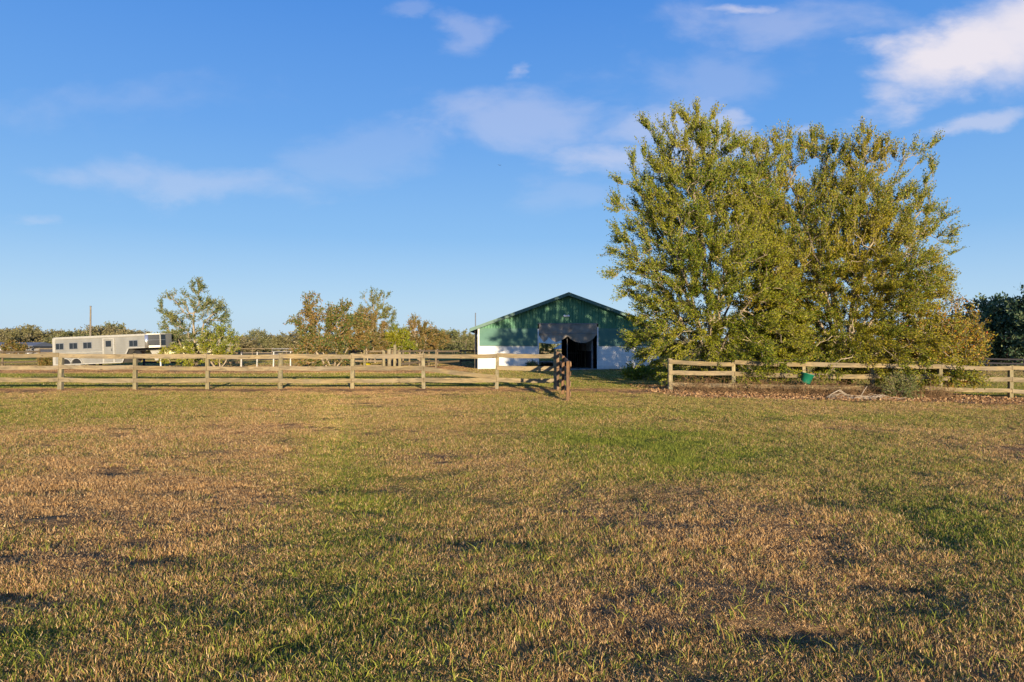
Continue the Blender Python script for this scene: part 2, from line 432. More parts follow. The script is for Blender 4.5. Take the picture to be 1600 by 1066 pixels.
g = np_mesh('ground', np.stack([x1, y1, Z], 1), FQ, M['ground'], smooth=True, attrs={'green': green(x1, y1), 'soil': soil(x1, y1)})
tag(g, kind='structure')

# ------------------------------------------------------------------ grass
def blades(n, rad, hmin, hmax, w, lean, seed, segs=2):
    r = np.random.default_rng(seed)
    a = r.random(n)*2*PI; rr = rad*np.sqrt(r.random(n))
    bx, by = rr*np.cos(a), rr*np.sin(a)
    h = hmin+(hmax-hmin)*r.random(n)**1.6
    la = r.random(n)*2*PI; ln = lean*(.25+r.random(n))*h
    wa = r.random(n)*PI
    ww = w*(.6+.8*r.random(n))
    dx, dy = np.cos(wa)*ww/2, np.sin(wa)*ww/2
    V = []
    ts = [0, .55, 1.0]
    for t in ts:
        cx = bx+np.cos(la)*ln*t*t; cy = by+np.sin(la)*ln*t*t; cz = h*(t-.18*t*t*np.minimum(ln/h, 1.5))-.004
        k = (1-.25*t) if t < 1 else 0
        if t < 1:
            V.append(np.stack([cx-dx*k, cy-dy*k, cz], 1)); V.append(np.stack([cx+dx*k, cy+dy*k, cz], 1))
        else: V.append(np.stack([cx, cy, cz], 1))
    V = np.stack(V, 1)  # n,5,3
    base = np.arange(n)[:, None]*5
    tri = np.concatenate([base+np.array([0, 1, 3]), base+np.array([0, 3, 2]), base+np.array([2, 3, 4])], 0)
    return V.reshape(-1, 3), tri

def grass_mat():
    t = NT('grass_blades')
    geo = t.n('ShaderNodeNewGeometry')
    ig = t.n('ShaderNodeAttribute', attribute_name='green', attribute_type='INSTANCER')
    isx = t.n('ShaderNodeAttribute', attribute_name='soil', attribute_type='INSTANCER')
    oi = t.n('ShaderNodeObjectInfo')
    rnd = geo.outputs['Random Per Island']
    r2 = t.math('FRACT', t.math('MULTIPLY', rnd, 17.31))
    gr = t.ramp(r2, [(0, (.045,.075,.012)), (.5, (.17,.21,.026)), (1, (.42,.41,.06))])
    dr = t.ramp(r2, [(0, (.12,.06,.028)), (.35, (.42,.235,.09)), (.75, (.72,.42,.16)), (1, (.86,.62,.32))])
    so = t.ramp(r2, [(0, (.20,.09,.04)), (.5, (.38,.20,.09)), (1, (.5,.32,.16))])
    dr = t.mix(isx.outputs['Fac'], dr, so)
    isg = t.math('LESS_THAN', t.math('ADD', t.math('MULTIPLY', rnd, .92), .04), ig.outputs['Fac'])
    c = t.mix(isg, dr, gr)
    b = t.bsdf(c, .6, spec=.2)
    tr = t.n('ShaderNodeBsdfTranslucent'); t.l(c, tr.inputs['Color'])
    mx = t.n('ShaderNodeMixShader'); mx.inputs[0].default_value = .12
    t.l(b.outputs[0], mx.inputs[1]); t.l(tr.outputs[0], mx.inputs[2]); t.l(mx.outputs[0], t.out.inputs[0]); return t.m
M['grass'] = grass_mat()

def proto_collection(name, protos):
    col = bpy.data.collections.new(name)
    for i, (V, T) in enumerate(protos):
        o = np_mesh('%s_tuft' % name, V, T, M['grass']); C.objects.unlink(o); col.objects.link(o)
    return col

def scatter(name, label, cat, pts, rot, scl, idx_, col, gv, sv):
    me = bpy.data.meshes.new(name); me.vertices.add(len(pts)); me.vertices.foreach_set('co', pts.astype(np.float32).ravel())
    def at(n, arr, typ='FLOAT'):
        a = me.attributes.new(n, typ, 'POINT'); a.data.foreach_set('vector' if typ == 'FLOAT_VECTOR' else 'value', arr.astype(np.int32 if typ == 'INT' else np.float32).ravel())
    at('rot', rot, 'FLOAT_VECTOR'); at('scl', scl, 'FLOAT_VECTOR'); at('pick', idx_, 'INT'); at('green', gv); at('soil', sv)
    me.materials.append(M['grass'])
    o = bpy.data.objects.new(name, me); C.objects.link(o)
    ng = bpy.data.node_groups.new(name+'_nodes', 'GeometryNodeTree')
    ng.interface.new_socket('Geometry', in_out='INPUT', socket_type='NodeSocketGeometry')
    ng.interface.new_socket('Geometry', in_out='OUTPUT', socket_type='NodeSocketGeometry')
    N = ng.nodes; L = ng.links
    gi = N.new('NodeGroupInput'); go = N.new('NodeGroupOutput'); ip = N.new('GeometryNodeInstanceOnPoints')
    m2p = N.new('GeometryNodeMeshToPoints')
    ci = N.new('GeometryNodeCollectionInfo'); ci.inputs['Collection'].default_value = col
    ci.inputs['Separate Children'].default_value = True; ci.inputs['Reset Children'].default_value = True
    def na(n, typ):
        a = N.new('GeometryNodeInputNamedAttribute'); a.data_type = typ; a.inputs['Name'].default_value = n; return a.outputs['Attribute']
    L.new(gi.outputs[0], ip.inputs['Points']); L.new(ci.outputs[0], ip.inputs['Instance'])
    ip.inputs['Pick Instance'].default_value = True
    L.new(na('pick', 'INT'), ip.inputs['Instance Index'])
    L.new(na('rot', 'FLOAT_VECTOR'), ip.inputs['Rotation']); L.new(na('scl', 'FLOAT_VECTOR'), ip.inputs['Scale'])
    L.new(ip.outputs[0], go.inputs[0])
    md = o.modifiers.new('scatter', 'NODES'); md.node_group = ng
    tag(o, label, cat, kind='stuff')
    return o

lawn = proto_collection('lawn', [blades(120, .13, .010, .042, .0034, .9, 100+i) for i in range(7)])
tall = proto_collection('tall', [blades(11, .055, .045, .115, .0046, .8, 200+i) for i in range(6)])
coarse = proto_collection('coarse', [blades(80, .32, .03, .10, .012, .8, 300+i) for i in range(6)])

def jitter_grid(x0, x1, y0, y1, sp):
    gx, gy = np.meshgrid(np.arange(x0, x1, sp), np.arange(y0, y1, sp))
    gx = gx.ravel()+(rng.random(gx.size)-.5)*sp*1.1; gy = gy.ravel()+(rng.random(gy.size)-.5)*sp*1.1
    return gx, gy
def region(bands, halfw=.9, margin=1.6):
    XX, YY, SS = [], [], []
    for (a, b, sp, sc) in bands:
        gx, gy = jitter_grid(-(margin+halfw*b), margin+halfw*b, a, b, sp)
        k = np.abs(gx) < margin+halfw*gy
        XX.append(gx[k]); YY.append(gy[k]); SS.append(np.full(k.sum(), sc))
    return np.concatenate(XX), np.concatenate(YY), np.concatenate(SS)
def outside_barn(x, y): return ~((x > -2.4) & (x < 9.9) & (y > 45.4) & (y < 71.2))

gx, gy, gs = region([(1.6, 5, .072, .85), (5, 9, .085, 1.0), (9, 14, .11, 1.15), (14, 20, .14, 1.35), (20, 26, .17, 1.55)])
so = soil(gx, gy); bare = .7*sstep(.5, .75, vnoise(gx, gy, .55, .5, 33)+.35*vnoise(gx, gy, .17, .17, 34)-green(gx, gy)*.5)+sstep(.035, .06, -pits(gx, gy))*.6
k = rng.random(len(gx)) > np.maximum(so*.6, bare*.85)
gx, gy, gs, so = gx[k], gy[k], gs[k], so[k]
gg = green(gx, gy)
hz = np.clip(.95+.45*vnoise(gx, gy, .8, .6, 20)+.55*vnoise(gx, gy, .22, .2, 22)+.25*(gg-.4), .25, 2.0)*(1-.35*so)
n = len(gx)
pt = np.stack([gx, gy, height(gx, gy)+pits(gx, gy)], 1)
rot = np.stack([rng.normal(0, .08, n), rng.normal(0, .08, n), rng.random(n)*2*PI], 1)
scatter('grass', 'short mixed green and dry brown grass covering the near paddock', 'grass', pt, rot, np.stack([gs, gs, gs**.5*hz], 1), rng.integers(0, 7, n), lawn, gg, so)

# taller green blades standing out of the short turf
gx, gy, gs = region([(1.6, 6, .13, 1.0), (6, 12, .20, 1.1), (12, 22.5, .34, 1.3)])
gg = green(gx, gy)
k = rng.random(len(gx)) < np.clip(.10+gg*1.0+.3*(1-sstep(3.4, 6.0, gy))+.5*vnoise(gx, gy, .9, .9, 31), .02, .9)*(1-soil(gx, gy))*np.where(gy < 6.5, 1, .55)
gx, gy, gs, gg = gx[k], gy[k], gs[k], gg[k]; n = len(gx)
pt = np.stack([gx, gy, height(gx, gy)+pits(gx, gy)], 1)
rot = np.stack([rng.normal(0, .15, n), rng.normal(0, .15, n), rng.random(n)*2*PI], 1)
sz = .55+.5*rng.random(n)
scatter('tall_grass', 'longer bright green blades standing out of the short turf', 'grass', pt, rot, np.stack([sz*gs, sz*gs, sz], 1), rng.integers(0, 6, n), tall, np.clip(gg*.3+.8, 0, 1), np.zeros(n))

gx, gy, gs = region([(26, 34, .24, 1.0), (34, 48, .34, 1.2), (48, 78, .62, 1.9)], .8, 3)
k = outside_barn(gx, gy); gx, gy, gs = gx[k], gy[k], gs[k]
so = soil(gx, gy); k = rng.random(len(gx)) > so*.75; gx, gy, gs, so = gx[k], gy[k], gs[k], so[k]
gg = green(gx, gy); n = len(gx)
pt = np.stack([gx, gy, height(gx, gy)], 1)
rot = np.stack([np.zeros(n), np.zeros(n), rng.random(n)*2*PI], 1)
hz = np.clip(.62+.3*vnoise(gx, gy, 2, 2, 21), .2, 1.2)
scatter('pasture_grass', 'green and tan pasture grass beyond the near board fence', 'grass', pt, rot, np.stack([gs, gs, hz], 1), rng.integers(0, 6, n), coarse, gg, so)

# ------------------------------------------------------------------ trees
def norm(a): return a/np.maximum(np.linalg.norm(a, axis=-1, keepdims=True), 1e-9)
def grow(stems, attr, step, infl, kill, iters, r, up=.0, jit=.3, maxn=9000):
    pos = []; par = []
    for st in stems:
        prev = st.get('from', -1)
        for i, p in enumerate(st['pts']):
            pos.append(p); par.append(prev if i == 0 else len(pos)-2)
    pos = [np.array(p, float) for p in pos]
    P = np.array(pos); A = attr.copy()
    d = np.linalg.norm(A[:, None]-P[None], axis=2); best = d.min(1); bi = d.argmin(1)
    for it in range(iters):
        act = best < infl
        if not act.any(): break
        dirs = norm(A[act]-P[bi[act]])
        acc = np.zeros_like(P); np.add.at(acc, bi[act], dirs)
        nodes = np.unique(bi[act])
        nd = norm(norm(acc[nodes])+r.normal(0, jit, (len(nodes), 3))+np.array([0, 0, up]))
        new = P[nodes]+nd*step
        n0 = len(P); P = np.concatenate([P, new]); par += list(nodes)
        d = np.linalg.norm(A[:, None]-new[None], axis=2); m = d.min(1); mi = d.argmin(1)+n0
        b = m < best; best[b] = m[b]; bi[b] = mi[b]
        keep = best > kill; A = A[keep]; best = best[keep]; bi = bi[keep]
        if len(A) == 0 or len(P) > maxn: break
    return P, np.array(par)

def frusta(a, b, ra, rb, k):
    n = len(a); d = norm(b-a)
    ref = np.where(np.abs(d[:, 2:3]) > .9, np.array([[1., 0, 0]]), np.array([[0, 0, 1.]]))
    u = norm(np.cross(d, ref)); v = np.cross(d, u)
    t = np.arange(k)*2*PI/k
    ring = u[:, None]*np.cos(t)[None, :, None]+v[:, None]*np.sin(t)[None, :, None]
    V = np.concatenate([a[:, None]+ring*ra[:, None, None], b[:, None]+ring*rb[:, None, None]], 1).reshape(-1, 3)
    base = (np.arange(n)*2*k)[:, None]
    Fs = []
    for i in range(k):
        j = (i+1) % k; Fs.append(base+np.array([i, j, k+j, k+i]))
    return V, np.concatenate(Fs, 0)

def leaves_geo(pos, axis_, ln, wd, r):
    n = len(pos)
    nrm = norm(r.normal(0, 1, (n, 3))); s = norm(np.cross(axis_, nrm))
    nn = np.cross(s, axis_)
    L = (ln*(.7+.6*r.random(n)))[:, None]; W = (wd*(.7+.6*r.random(n)))[:, None]
    V = np.stack([pos, pos+axis_*L*.45+s*W*.5+nn*W*.12, pos+axis_*L, pos+axis_*L*.45-s*W*.5+nn*W*.12], 1).reshape(-1, 3)
    Fq = (np.arange(n)*4)[:, None]+np.array([0, 1, 2, 3])
    return V, Fq

def blob_points(blobs, n, r, shell=.0):
    vol = np.array([b[3]*b[4]*b[5] for b in blobs]); w = vol/vol.sum()
    ch = np.concatenate([r.choice(len(blobs), n, p=w), np.repeat(np.arange(len(blobs)), 14 if n > 3000 else 5)]); n = len(ch)
    B = np.array(blobs)[ch]
    v = norm(r.normal(0, 1, (n, 3)))*(r.random(n)**(1/3*(1-shell)))[:, None]
    return B[:, :3]+v*B[:, 3:6]

def make_tree(name, label, cat, base, blobs, stems, n_attr, leafm, barkm, seed, leaf=.07, lw=.035, per_node=3, twig_l=.45, leaves_tw=9,
              step=.28, kill=.42, infl=3.5, r_tip=.006, group=None, p=2.25, thr=3.0, trunk_r=None, droop=0., drop=.0, minz=.15, maxn=9000, edge=.0, leaf_keep=1.0, clump=.7, cl_f=1.0, term_k=1.0, mid_k=1.0, spray=0.):
    r = np.random.default_rng(seed)
    root = empty(name, base, 0, label, cat, group)
    A = blob_points(blobs, n_attr, r, .15); A = A[A[:, 2] > minz]
    P, par = grow(stems, A, step, infl, kill, 90, r, maxn=maxn)
    N = len(P); rad = np.zeros(N); nch = np.zeros(N, int); acc = np.zeros(N)
    for i in range(N-1, -1, -1):
        rad[i] = max(r_tip, acc[i]**(1/p)) if acc[i] > 0 else r_tip
        if par[i] >= 0: acc[par[i]] += rad[i]**p; nch[par[i]] += 1
    if trunk_r: rad *= min(1.6, max(.5, trunk_r/rad.max())); rad = np.maximum(rad, r_tip)
    e = np.where(par >= 0)[0]; a = P[par[e]]; b = P[e]
    V1, F1 = frusta(a, b, np.minimum(rad[par[e]], rad[e]*1.25), rad[e], 5)
    # leafy twigs
    cand = e[(rad[e] < r_tip*thr)]
    D = norm(P[cand]-P[par[cand]])
    cen = A.mean(0)
    k = per_node
    term = (nch[cand] == 0)
    kk_ = np.where(term, max(1, round(k*term_k)), np.where(r.random(len(cand)) < mid_k, k, 0)).astype(int)
    idx_ = np.repeat(np.arange(len(cand)), kk_); n = len(idx_)
    Q = P[cand][idx_]*cl_f; cn = vnoise(Q[:, 0]+.6*Q[:, 2], Q[:, 1]+.8*Q[:, 2], 1.0, 1.0, seed % 17)
    keep = r.random(n) < leaf_keep*np.clip(1+clump*cn*1.6, .12, 1.6); idx_ = idx_[keep]; n = len(idx_)
    cen = np.array([cen[0]*.5, cen[1]*.5, cen[2]*.55])
    outw = norm(P[cand][idx_]-cen)
    td = norm(D[idx_]*.6+norm(r.normal(0, 1, (n, 3)))*(.95-spray*.35)+outw*(.35+spray*.75)+np.array([0, 0, .12-droop]))
    tl = twig_l*(.5+r.random(n)*.9)
    ta = P[cand][idx_]+(P[par[cand]]-P[cand])[idx_]*r.random(n)[:, None]
    tb = ta+td*tl[:, None]
    W3 = (ta+tb)/2+np.array(base)      # foliage has been pushed aside where the feed bucket hangs
    ok = (tb[:, 2] > minz*.4) & ~((np.abs(W3[:, 0]-10.02) < .55) & (W3[:, 2] < 1.0) & (W3[:, 1] < 24.2)); ta, tb, td, tl = ta[ok], tb[ok], td[ok], tl[ok]; n = len(ta)
    V2, F2 = frusta(ta, tb, np.full(n, r_tip*.7), np.full(n, r_tip*.35), 3)
    np_mesh('trunk', np.concatenate([V1, V2]), np.concatenate([F1, F2+len(V1)]), barkm, root)
    q = leaves_tw; t = (np.arange(q)+.8)/q
    lp = (ta[:, None]+(tb-ta)[:, None]*t[None, :, None]).reshape(-1, 3)
    lp += r.normal(0, .015+leaf*.25, lp.shape)
    la = norm(np.repeat(td, q, 0)*(.6+spray*.4)+norm(r.normal(0, 1, (n*q, 3)))*(.9-spray*.15)+np.array([0, 0, -droop]))
    if drop: kk = r.random(len(lp)) > drop; lp, la = lp[kk], la[kk]
    V3, F3 = leaves_geo(lp, la, leaf, lw, r)
    np_mesh('crown', V3, F3, leafm, root)
    print(name, 'nodes', N, 'twigs', n, 'leaves', len(lp))
    return root

def pb(px, py, rx, ry, D, base, dy=0., rd=None):
    """a blob given in photograph pixels at distance D, in the tree's local frame"""
    s = D/F
    if 26.5 < D < 27 and py < 360: py += 13      # leaf sprays reach past the limb tips
    return (wx(px, D)-base[0], D+dy-base[1], wz(py, D)-base[2], rx*s, rd if rd else (rx+ry)/2*s, ry*s)
def line(a, b, n, wob=.06, r=random):
    a = np.array(a, float); b = np.array(b, float); out = []
    for i in range(n):
        t = i/(n-1); q = a+(b-a)*t
        if 0 < i: q = q+np.array([r.uniform(-wob, wob), r.uniform(-wob, wob), 0])
        out.append(q)
    return out

def fan(base, D, targets, n=13):
    """stems rising from the base and arching out to targets given as (pixel x, pixel y, depth offset)"""
    out = []
    for i, (px, py, dy) in enumerate(targets):
        t = np.array((wx(px, D)-base[0], dy, wz(py, D)-base[2])); b0 = np.array((random.uniform(-.25, .25), random.uniform(-.2, .2), 0.))
        mid = b0*.5+t*np.array((.32, .32, .62)); P_ = []
        for k in range(n):
            u = k/(n-1); q = b0*(1-u)**2+mid*2*u*(1-u)+t*u*u
            P_.append(q+(np.array([random.uniform(-.07, .07), random.uniform(-.07, .07), 0]) if k else 0))
        out.append({'pts': P_})
    return out
# the two broad trees behind the right fence
D = 26.6
bA = (wx(1110, D), D, H(wx(1110, D), D)-.05)
bl = [pb(1085,235,62,62,D,bA), pb(1035,290,52,50,D,bA), pb(1000,385,42,50,D,bA), pb(1025,470,38,52,D,bA), pb(1100,330,105,85,D,bA), pb(1115,450,115,95,D,bA,-.5),
      pb(1090,530,80,42,D,bA,-1.0), pb(1175,300,45,60,D,bA), pb(1015,215,15,18,D,bA), pb(985,270,12,10,D,bA), pb(1120,180,18,14,D,bA), pb(975,330,12,10,D,bA), pb(1160,520,85,55,D,bA,-1.2),
      pb(963,392,12,10,D,bA), pb(1080,175,26,14,D,bA), pb(1105,570,60,20,D,bA,-1.6,1.2), pb(1150,575,70,18,D,bA,-2.2,1.0), pb(1165,572,50,16,D,bA,-3.5,.45), pb(1030,530,45,35,D,bA,.8), pb(1110,520,90,45,D,bA,1.5), pb(1100,560,90,22,D,bA,.3), pb(1120,545,90,32,D,bA,-2.2,1.), pb(1060,585,40,10,D,bA,-1.,1.), pb(1175,225,26,26,D,bA), pb(1040,185,14,10,D,bA), pb(1085,160,10,6,D,bA), pb(1180,250,40,35,D,bA,-.5), pb(985,235,7,6,D,bA), pb(960,425,8,6,D,bA), pb(1060,165,14,8,D,bA), pb(1110,170,12,9,D,bA), pb(1145,220,16,14,D,bA), pb(1190,260,20,20,D,bA), pb(1000,240,10,8,D,bA), pb(965,300,10,6,D,bA), pb(980,465,12,10,D,bA), pb(1025,430,45,60,D,bA,-.4), pb(962,440,10,8,D,bA), pb(962,345,9,6,D,bA), pb(968,275,8,5,D,bA), pb(1010,178,8,8,D,bA), pb(1005,525,18,28,D,bA,.4)]
st = fan(bA, D, [(1075,270,-.3),(1120,330,.8),(1015,330,.3),(995,410,-.5),(1040,400,-1.6),(1110,420,-2.0),(1165,340,0),(1035,500,.6),(1150,470,-1.8),(1060,480,1.6),(1180,420,1.2),(1090,510,-2.0)])
make_tree('evergreen_tree', 'tall olive tree with pale stems right beside the barn', 'tree', bA, bl, st, 8200, M['leafA'], M['bark'], 11,
          leaf=.070, lw=.040, per_node=6, leaf_keep=1.0, clump=.55, trunk_r=.17, twig_l=.52, leaves_tw=19, thr=4.0, kill=.40, step=.25, infl=1.6, term_k=2.8, mid_k=.6, spray=1.0, maxn=14000, group='broad trees behind the right fence')
D = 26.8
bB = (wx(1320, D), D, H(wx(1320, D), D)-.05)
bl = [pb(1225,250,38,42,D,bB), pb(1345,245,50,45,D,bB), pb(1430,262,24,12,D,bB), pb(1300,345,112,80,D,bB), pb(1415,345,55,45,D,bB), pb(1470,368,26,9,D,bB), pb(1445,215,12,7,D,bB),
      pb(1320,450,125,90,D,bB,-.5), pb(1425,440,42,50,D,bB), pb(1250,540,80,42,D,bB,-1.0), pb(1370,540,85,42,D,bB,-1.0), pb(1290,215,22,16,D,bB), pb(1225,200,18,12,D,bB), pb(1345,200,22,12,D,bB),
      pb(1462,265,10,6,D,bB), pb(1465,335,12,7,D,bB), pb(1400,572,70,20,D,bB,-1.8,1.1), pb(1270,570,80,20,D,bB,-1.8,1.0), pb(1235,430,60,80,D,bB,-.6), pb(1325,574,35,14,D,bB,-3.5,.4), pb(1395,578,55,14,D,bB,-3.5,.4), pb(1230,572,30,12,D,bB,-3.5,.4), pb(1195,300,40,60,D,bB,.2), pb(1210,400,45,60,D,bB,-.6), pb(1190,480,45,50,D,bB,-1.2), pb(1245,220,30,22,D,bB), pb(1210,250,30,25,D,bB,.3), pb(1300,520,130,45,D,bB,1.6), pb(1320,555,130,28,D,bB,.4), pb(1300,545,120,32,D,bB,-2.4,1.), pb(1420,520,45,35,D,bB,-1.), pb(1440,470,28,30,D,bB), pb(1215,588,25,8,D,bB,-3.3,.5), pb(1350,590,60,10,D,bB,-3.4,.5), pb(1200,225,24,20,D,bB), pb(1300,225,35,22,D,bB), pb(1388,225,22,16,D,bB), pb(1425,240,14,9,D,bB), pb(1450,235,9,6,D,bB), pb(1440,285,22,9,D,bB), pb(1458,345,18,8,D,bB), pb(1500,360,8,4,D,bB), pb(1478,385,14,6,D,bB), pb(1470,430,14,10,D,bB), pb(1405,300,40,26,D,bB), pb(1440,330,32,20,D,bB), pb(1400,235,16,14,D,bB), pb(1270,200,16,10,D,bB), pb(1455,400,22,14,D,bB), pb(1450,480,20,20,D,bB), pb(1375,205,14,10,D,bB), pb(1490,368,14,5,D,bB), pb(1470,355,12,6,D,bB), pb(1475,325,10,4,D,bB), pb(1460,215,8,5,D,bB), pb(1440,400,18,8,D,bB)]
st = fan(bB, D, [(1205,270,.3),(1200,400,-.8),(1235,290,0),(1290,290,.8),(1345,290,-.3),(1400,310,.5),(1425,370,-.6),(1240,390,-1.6),(1310,400,-2.2),(1380,420,-1.8),(1440,420,.8),(1440,330,0),(1210,470,-.6),(1260,480,1.6),(1340,480,1.8),(1400,520,-1.2),(1290,520,-2.2)])
make_tree('evergreen_tree', 'widest yellow green tree with long side branches, rising above the green bucket', 'tree', bB, bl, st, 9800, M['leafB'], M['bark'], 23,
          leaf=.070, lw=.040, per_node=6, leaf_keep=1.0, clump=.55, trunk_r=.17, twig_l=.52, leaves_tw=19, thr=4.0, kill=.40, step=.25, infl=1.6, term_k=2.8, mid_k=.6, spray=1.0, maxn=14000, group='broad trees behind the right fence')
D = 26.2
bC = (wx(1468, D), D, H(wx(1468, D), D)-.05)
bl = [pb(1475,530,55,38,D,bC,-.3), pb(1515,525,22,22,D,bC), pb(1455,505,40,25,D,bC), pb(1500,470,10,7,D,bC), pb(1480,465,14,7,D,bC), pb(1440,495,30,20,D,bC), pb(1495,475,22,14,D,bC), pb(1520,505,18,14,D,bC), pb(1465,570,45,20,D,bC,-1.2), pb(1420,540,40,40,D,bC), pb(1440,590,40,12,D,bC,-2.2,.7), pb(1495,555,30,25,D,bC)]
st = [{'pts': line((0,0,0), (0,-.2,1.2), 5)}, {'pts': line((.1,0,0), (.7,-.2,1.3), 5)}, {'pts': line((-.1,0,0), (-.7,-.3,1.2), 5)}]
make_tree('autumn_tree', 'small tree with golden and orange leaves at the right edge of the broad trees', 'tree', bC, bl, st, 1000, M['leafC'], M['bark'], 31, thr=4,
          leaf=.09, lw=.05, per_node=6, twig_l=.38, leaves_tw=9, step=.22, kill=.34, drop=.1)

# small shrub in front of the fence
def shrub(name, label, px, py, D, rx, h, mat, seed, n=220, leaf=.07, lw=.035, per=4, cat='shrub', z=None):
    b = (wx(px, D), D, H(wx(px, D), D)-.02)
    bl = [(0, 0, h*.5, rx, rx*.9, h*.48), (rx*.4, 0, h*.35, rx*.6, rx*.6, h*.33), (-rx*.45, .05, h*.3, rx*.55, rx*.5, h*.28)]
    st = [{'pts': line((0,0,0), (random.uniform(-.2,.2)*rx, 0, h*.3), 3, .02)}, {'pts': line((.03,.02,0), (rx*.35, .05, h*.25), 3, .02)}, {'pts': line((-.03,0,0), (-rx*.35, -.05, h*.25), 3, .02)}]
    return make_tree(name, label, cat, b, bl, st, n, mat, M['bark'], seed, leaf=leaf, lw=lw, per_node=per, twig_l=.16*h+.05, leaves_tw=6, step=.10*h+.03, kill=.13*h+.03, infl=2, r_tip=.004, minz=.03)
shrub('shrub', 'low green shrub growing in front of the right fence beside the pale fallen branches', 1405, 0, 22.7, .62, .85, M['leafG'], 41)
shrub('shrub', 'small green shrub at the foot of the white barn wall left of the doorway', 833, 0, 45.2, .45, .55, M['leafG'], 42, 120, .09, .05)
shrub('shrub', 'low leafy bush under the tree between barn and right fence end', 1012, 0, 33.0, 1.3, 1.0, M['leafA'], 43, 260, .1, .05)

# mid-distance trees
def mid(name, label, pxb, D, blobs, stems, n, leafm, seed, leaf=.11, lw=.055, per=3, tw=.5, ltw=7, keep=1, drop=0., group='trees in the paddocks behind the left fence', step=.26, kill=.38, barkm=None):
    b = (wx(pxb, D), D, H(wx(pxb, D), D)-.05)
    bl = [pb(*q[:4], D, b, *(q[4:])) for q in blobs]
    s = D/F
    st = [{'pts': line((o/20., 0, 0), (wx(x, D)-b[0], random.uniform(-.4, .4), wz(y, D)-b[2]), 6, .05)} for o, x, y in stems]
    return make_tree(name, label, 'tree', b, bl, st, n, leafm, barkm or M['bark'], seed, leaf=leaf*.85, lw=lw*.9, per_node=per*2, twig_l=tw*.8, leaves_tw=int(ltw*1.9), step=step, kill=kill, group=group, drop=drop, spray=.7, r_tip=.009, leaf_keep=keep, clump=.6, cl_f=.8, trunk_r=.17)
mid('paddock_tree', 'open green tree with pale forked trunks behind the nose of the horse trailer', 305, 49,
    [(310,450,14,14),(300,475,30,14),(268,468,18,8),(262,492,16,8),(285,500,30,14),(330,485,26,16),(335,510,28,14),(300,530,45,18),(255,512,8,4),(275,455,10,6),(355,498,10,6)],
    [(0,295,515),(2,322,505),(-2,282,530),(1,305,490)], 1150, M['leafG'], 51, leaf=.12, lw=.07, per=3, keep=.8)
mid('bushy_tree', 'bushy yellow green tree low beside the open green tree', 343, 47,
    [(340,530,30,22),(355,545,20,18),(322,545,30,16),(290,550,35,14),(300,562,50,10),(262,556,18,14)], [(0,343,550),(2,355,555),(-3,325,556)], 520, M['leafA'], 52, leaf=.12, lw=.065)
mid('magnolia_tree', 'spreading tree with bronze and green leaves and several leaning trunks', 520, 43,
    [(488,480,22,18),(505,500,40,22),(470,505,18,9),(456,506,8,5),(535,500,30,22),(510,530,45,22),(482,468,12,10),(500,560,45,16),(550,525,30,25),(540,480,14,10),(475,545,22,14),(480,462,9,6)],
    [(0,500,540),(2,530,530),(-3,480,530),(3,545,540)], 900, M['leafM'], 53, leaf=.15, lw=.08, ltw=6)
mid('paddock_tree', 'tall thin green tree standing behind the bronze leaved tree', 585, 63,
    [(585,465,22,12),(590,485,25,18),(570,475,12,10),(602,462,9,8),(595,510,25,20),(610,490,12,10),(575,500,20,16),(598,535,25,15)], [(0,585,505),(2,592,515)], 560, M['leafG'], 54, leaf=.13, lw=.075, keep=.8)
mid('autumn_tree', 'rusty orange leaved tree between the bronze tree and the thin green one', 575, 58,
    [(570,500,22,18),(585,515,22,16),(560,525,25,20),(590,540,25,14),(575,545,30,14)], [(0,570,530),(2,585,535),(-2,560,540)], 420, M['leafR'], 55, leaf=.13, lw=.07)
mid('paddock_tree', 'round reddish brown tree behind the wooden pens', 655, 62,
    [(655,510,22,12),(665,525,28,16),(640,525,22,16),(685,530,18,12),(655,543,35,10),(648,500,10,6)], [(0,650,530),(2,665,532)], 520, M['leafR'], 56, leaf=.14, lw=.08)
mid('bushy_tree', 'pale green bushy tree between the thin tree and the reddish brown one', 618, 60,
    [(620,530,22,18),(605,540,20,12),(630,545,22,10)], [(0,618,535)], 300, M['leafA'], 57, leaf=.15, lw=.08)
mid('paddock_tree', 'small sparse tree beside the wooden post at the barn corner', 728, 95,
    [(730,525,11,8),(722,533,10,7),(738,532,9,7),(700,538,16,7)], [(0,728,532)], 380, M['leafF'], 58, leaf=.22, lw=.13, step=.4, kill=.6)
mid('paddock_tree', 'tree seen through the open far end of the barn', 853, 84,
    [(853,543,10,9),(847,549,9,7),(861,549,8,7)], [(0,853,550)], 300, M['leafR'], 59, leaf=.16, lw=.1, step=.35, kill=.5, group=None)

# far tree line: a few kinds, copied
def far_kind(nm, seed, w, h, leafm, n=420):
    b = (0, 0, 0); r = np.random.default_rng(seed)
    bl = [(0, 0, h*.6, w*.5, w*.45, h*.36), (w*.3, 0, h*.5, w*.3, w*.3, h*.3), (-w*.3, .3, h*.45, w*.32, w*.3, h*.32), (r.uniform(-1, 1), 0, h*.82, w*.25, w*.25, h*.17), (0, -w*.2, h*.28, w*.5, w*.3, h*.24)]
    st = [{'pts': line((0,0,-.3), (.2,0,h*.4), 5, .1)}, {'pts': line((.2,0,-.3), (w*.2,0,h*.42), 5, .1)}]
    return make_tree(nm, 'x', 'tree', b, bl, st, n, leafm, M['barkd'], seed, leaf=.42, lw=.26, per_node=5, twig_l=.9, leaves_tw=6, step=.65, kill=.95, infl=6, r_tip=.02, minz=.4)
kinds = [far_kind('oak_tree', 61, 9, 7.0, M['leafF']), far_kind('oak_tree', 62, 11, 7.6, M['leafF2']), far_kind('oak_tree', 63, 8, 6.4, M['leafF']), far_kind('oak_tree', 64, 10, 6.0, M['leafF2'])]
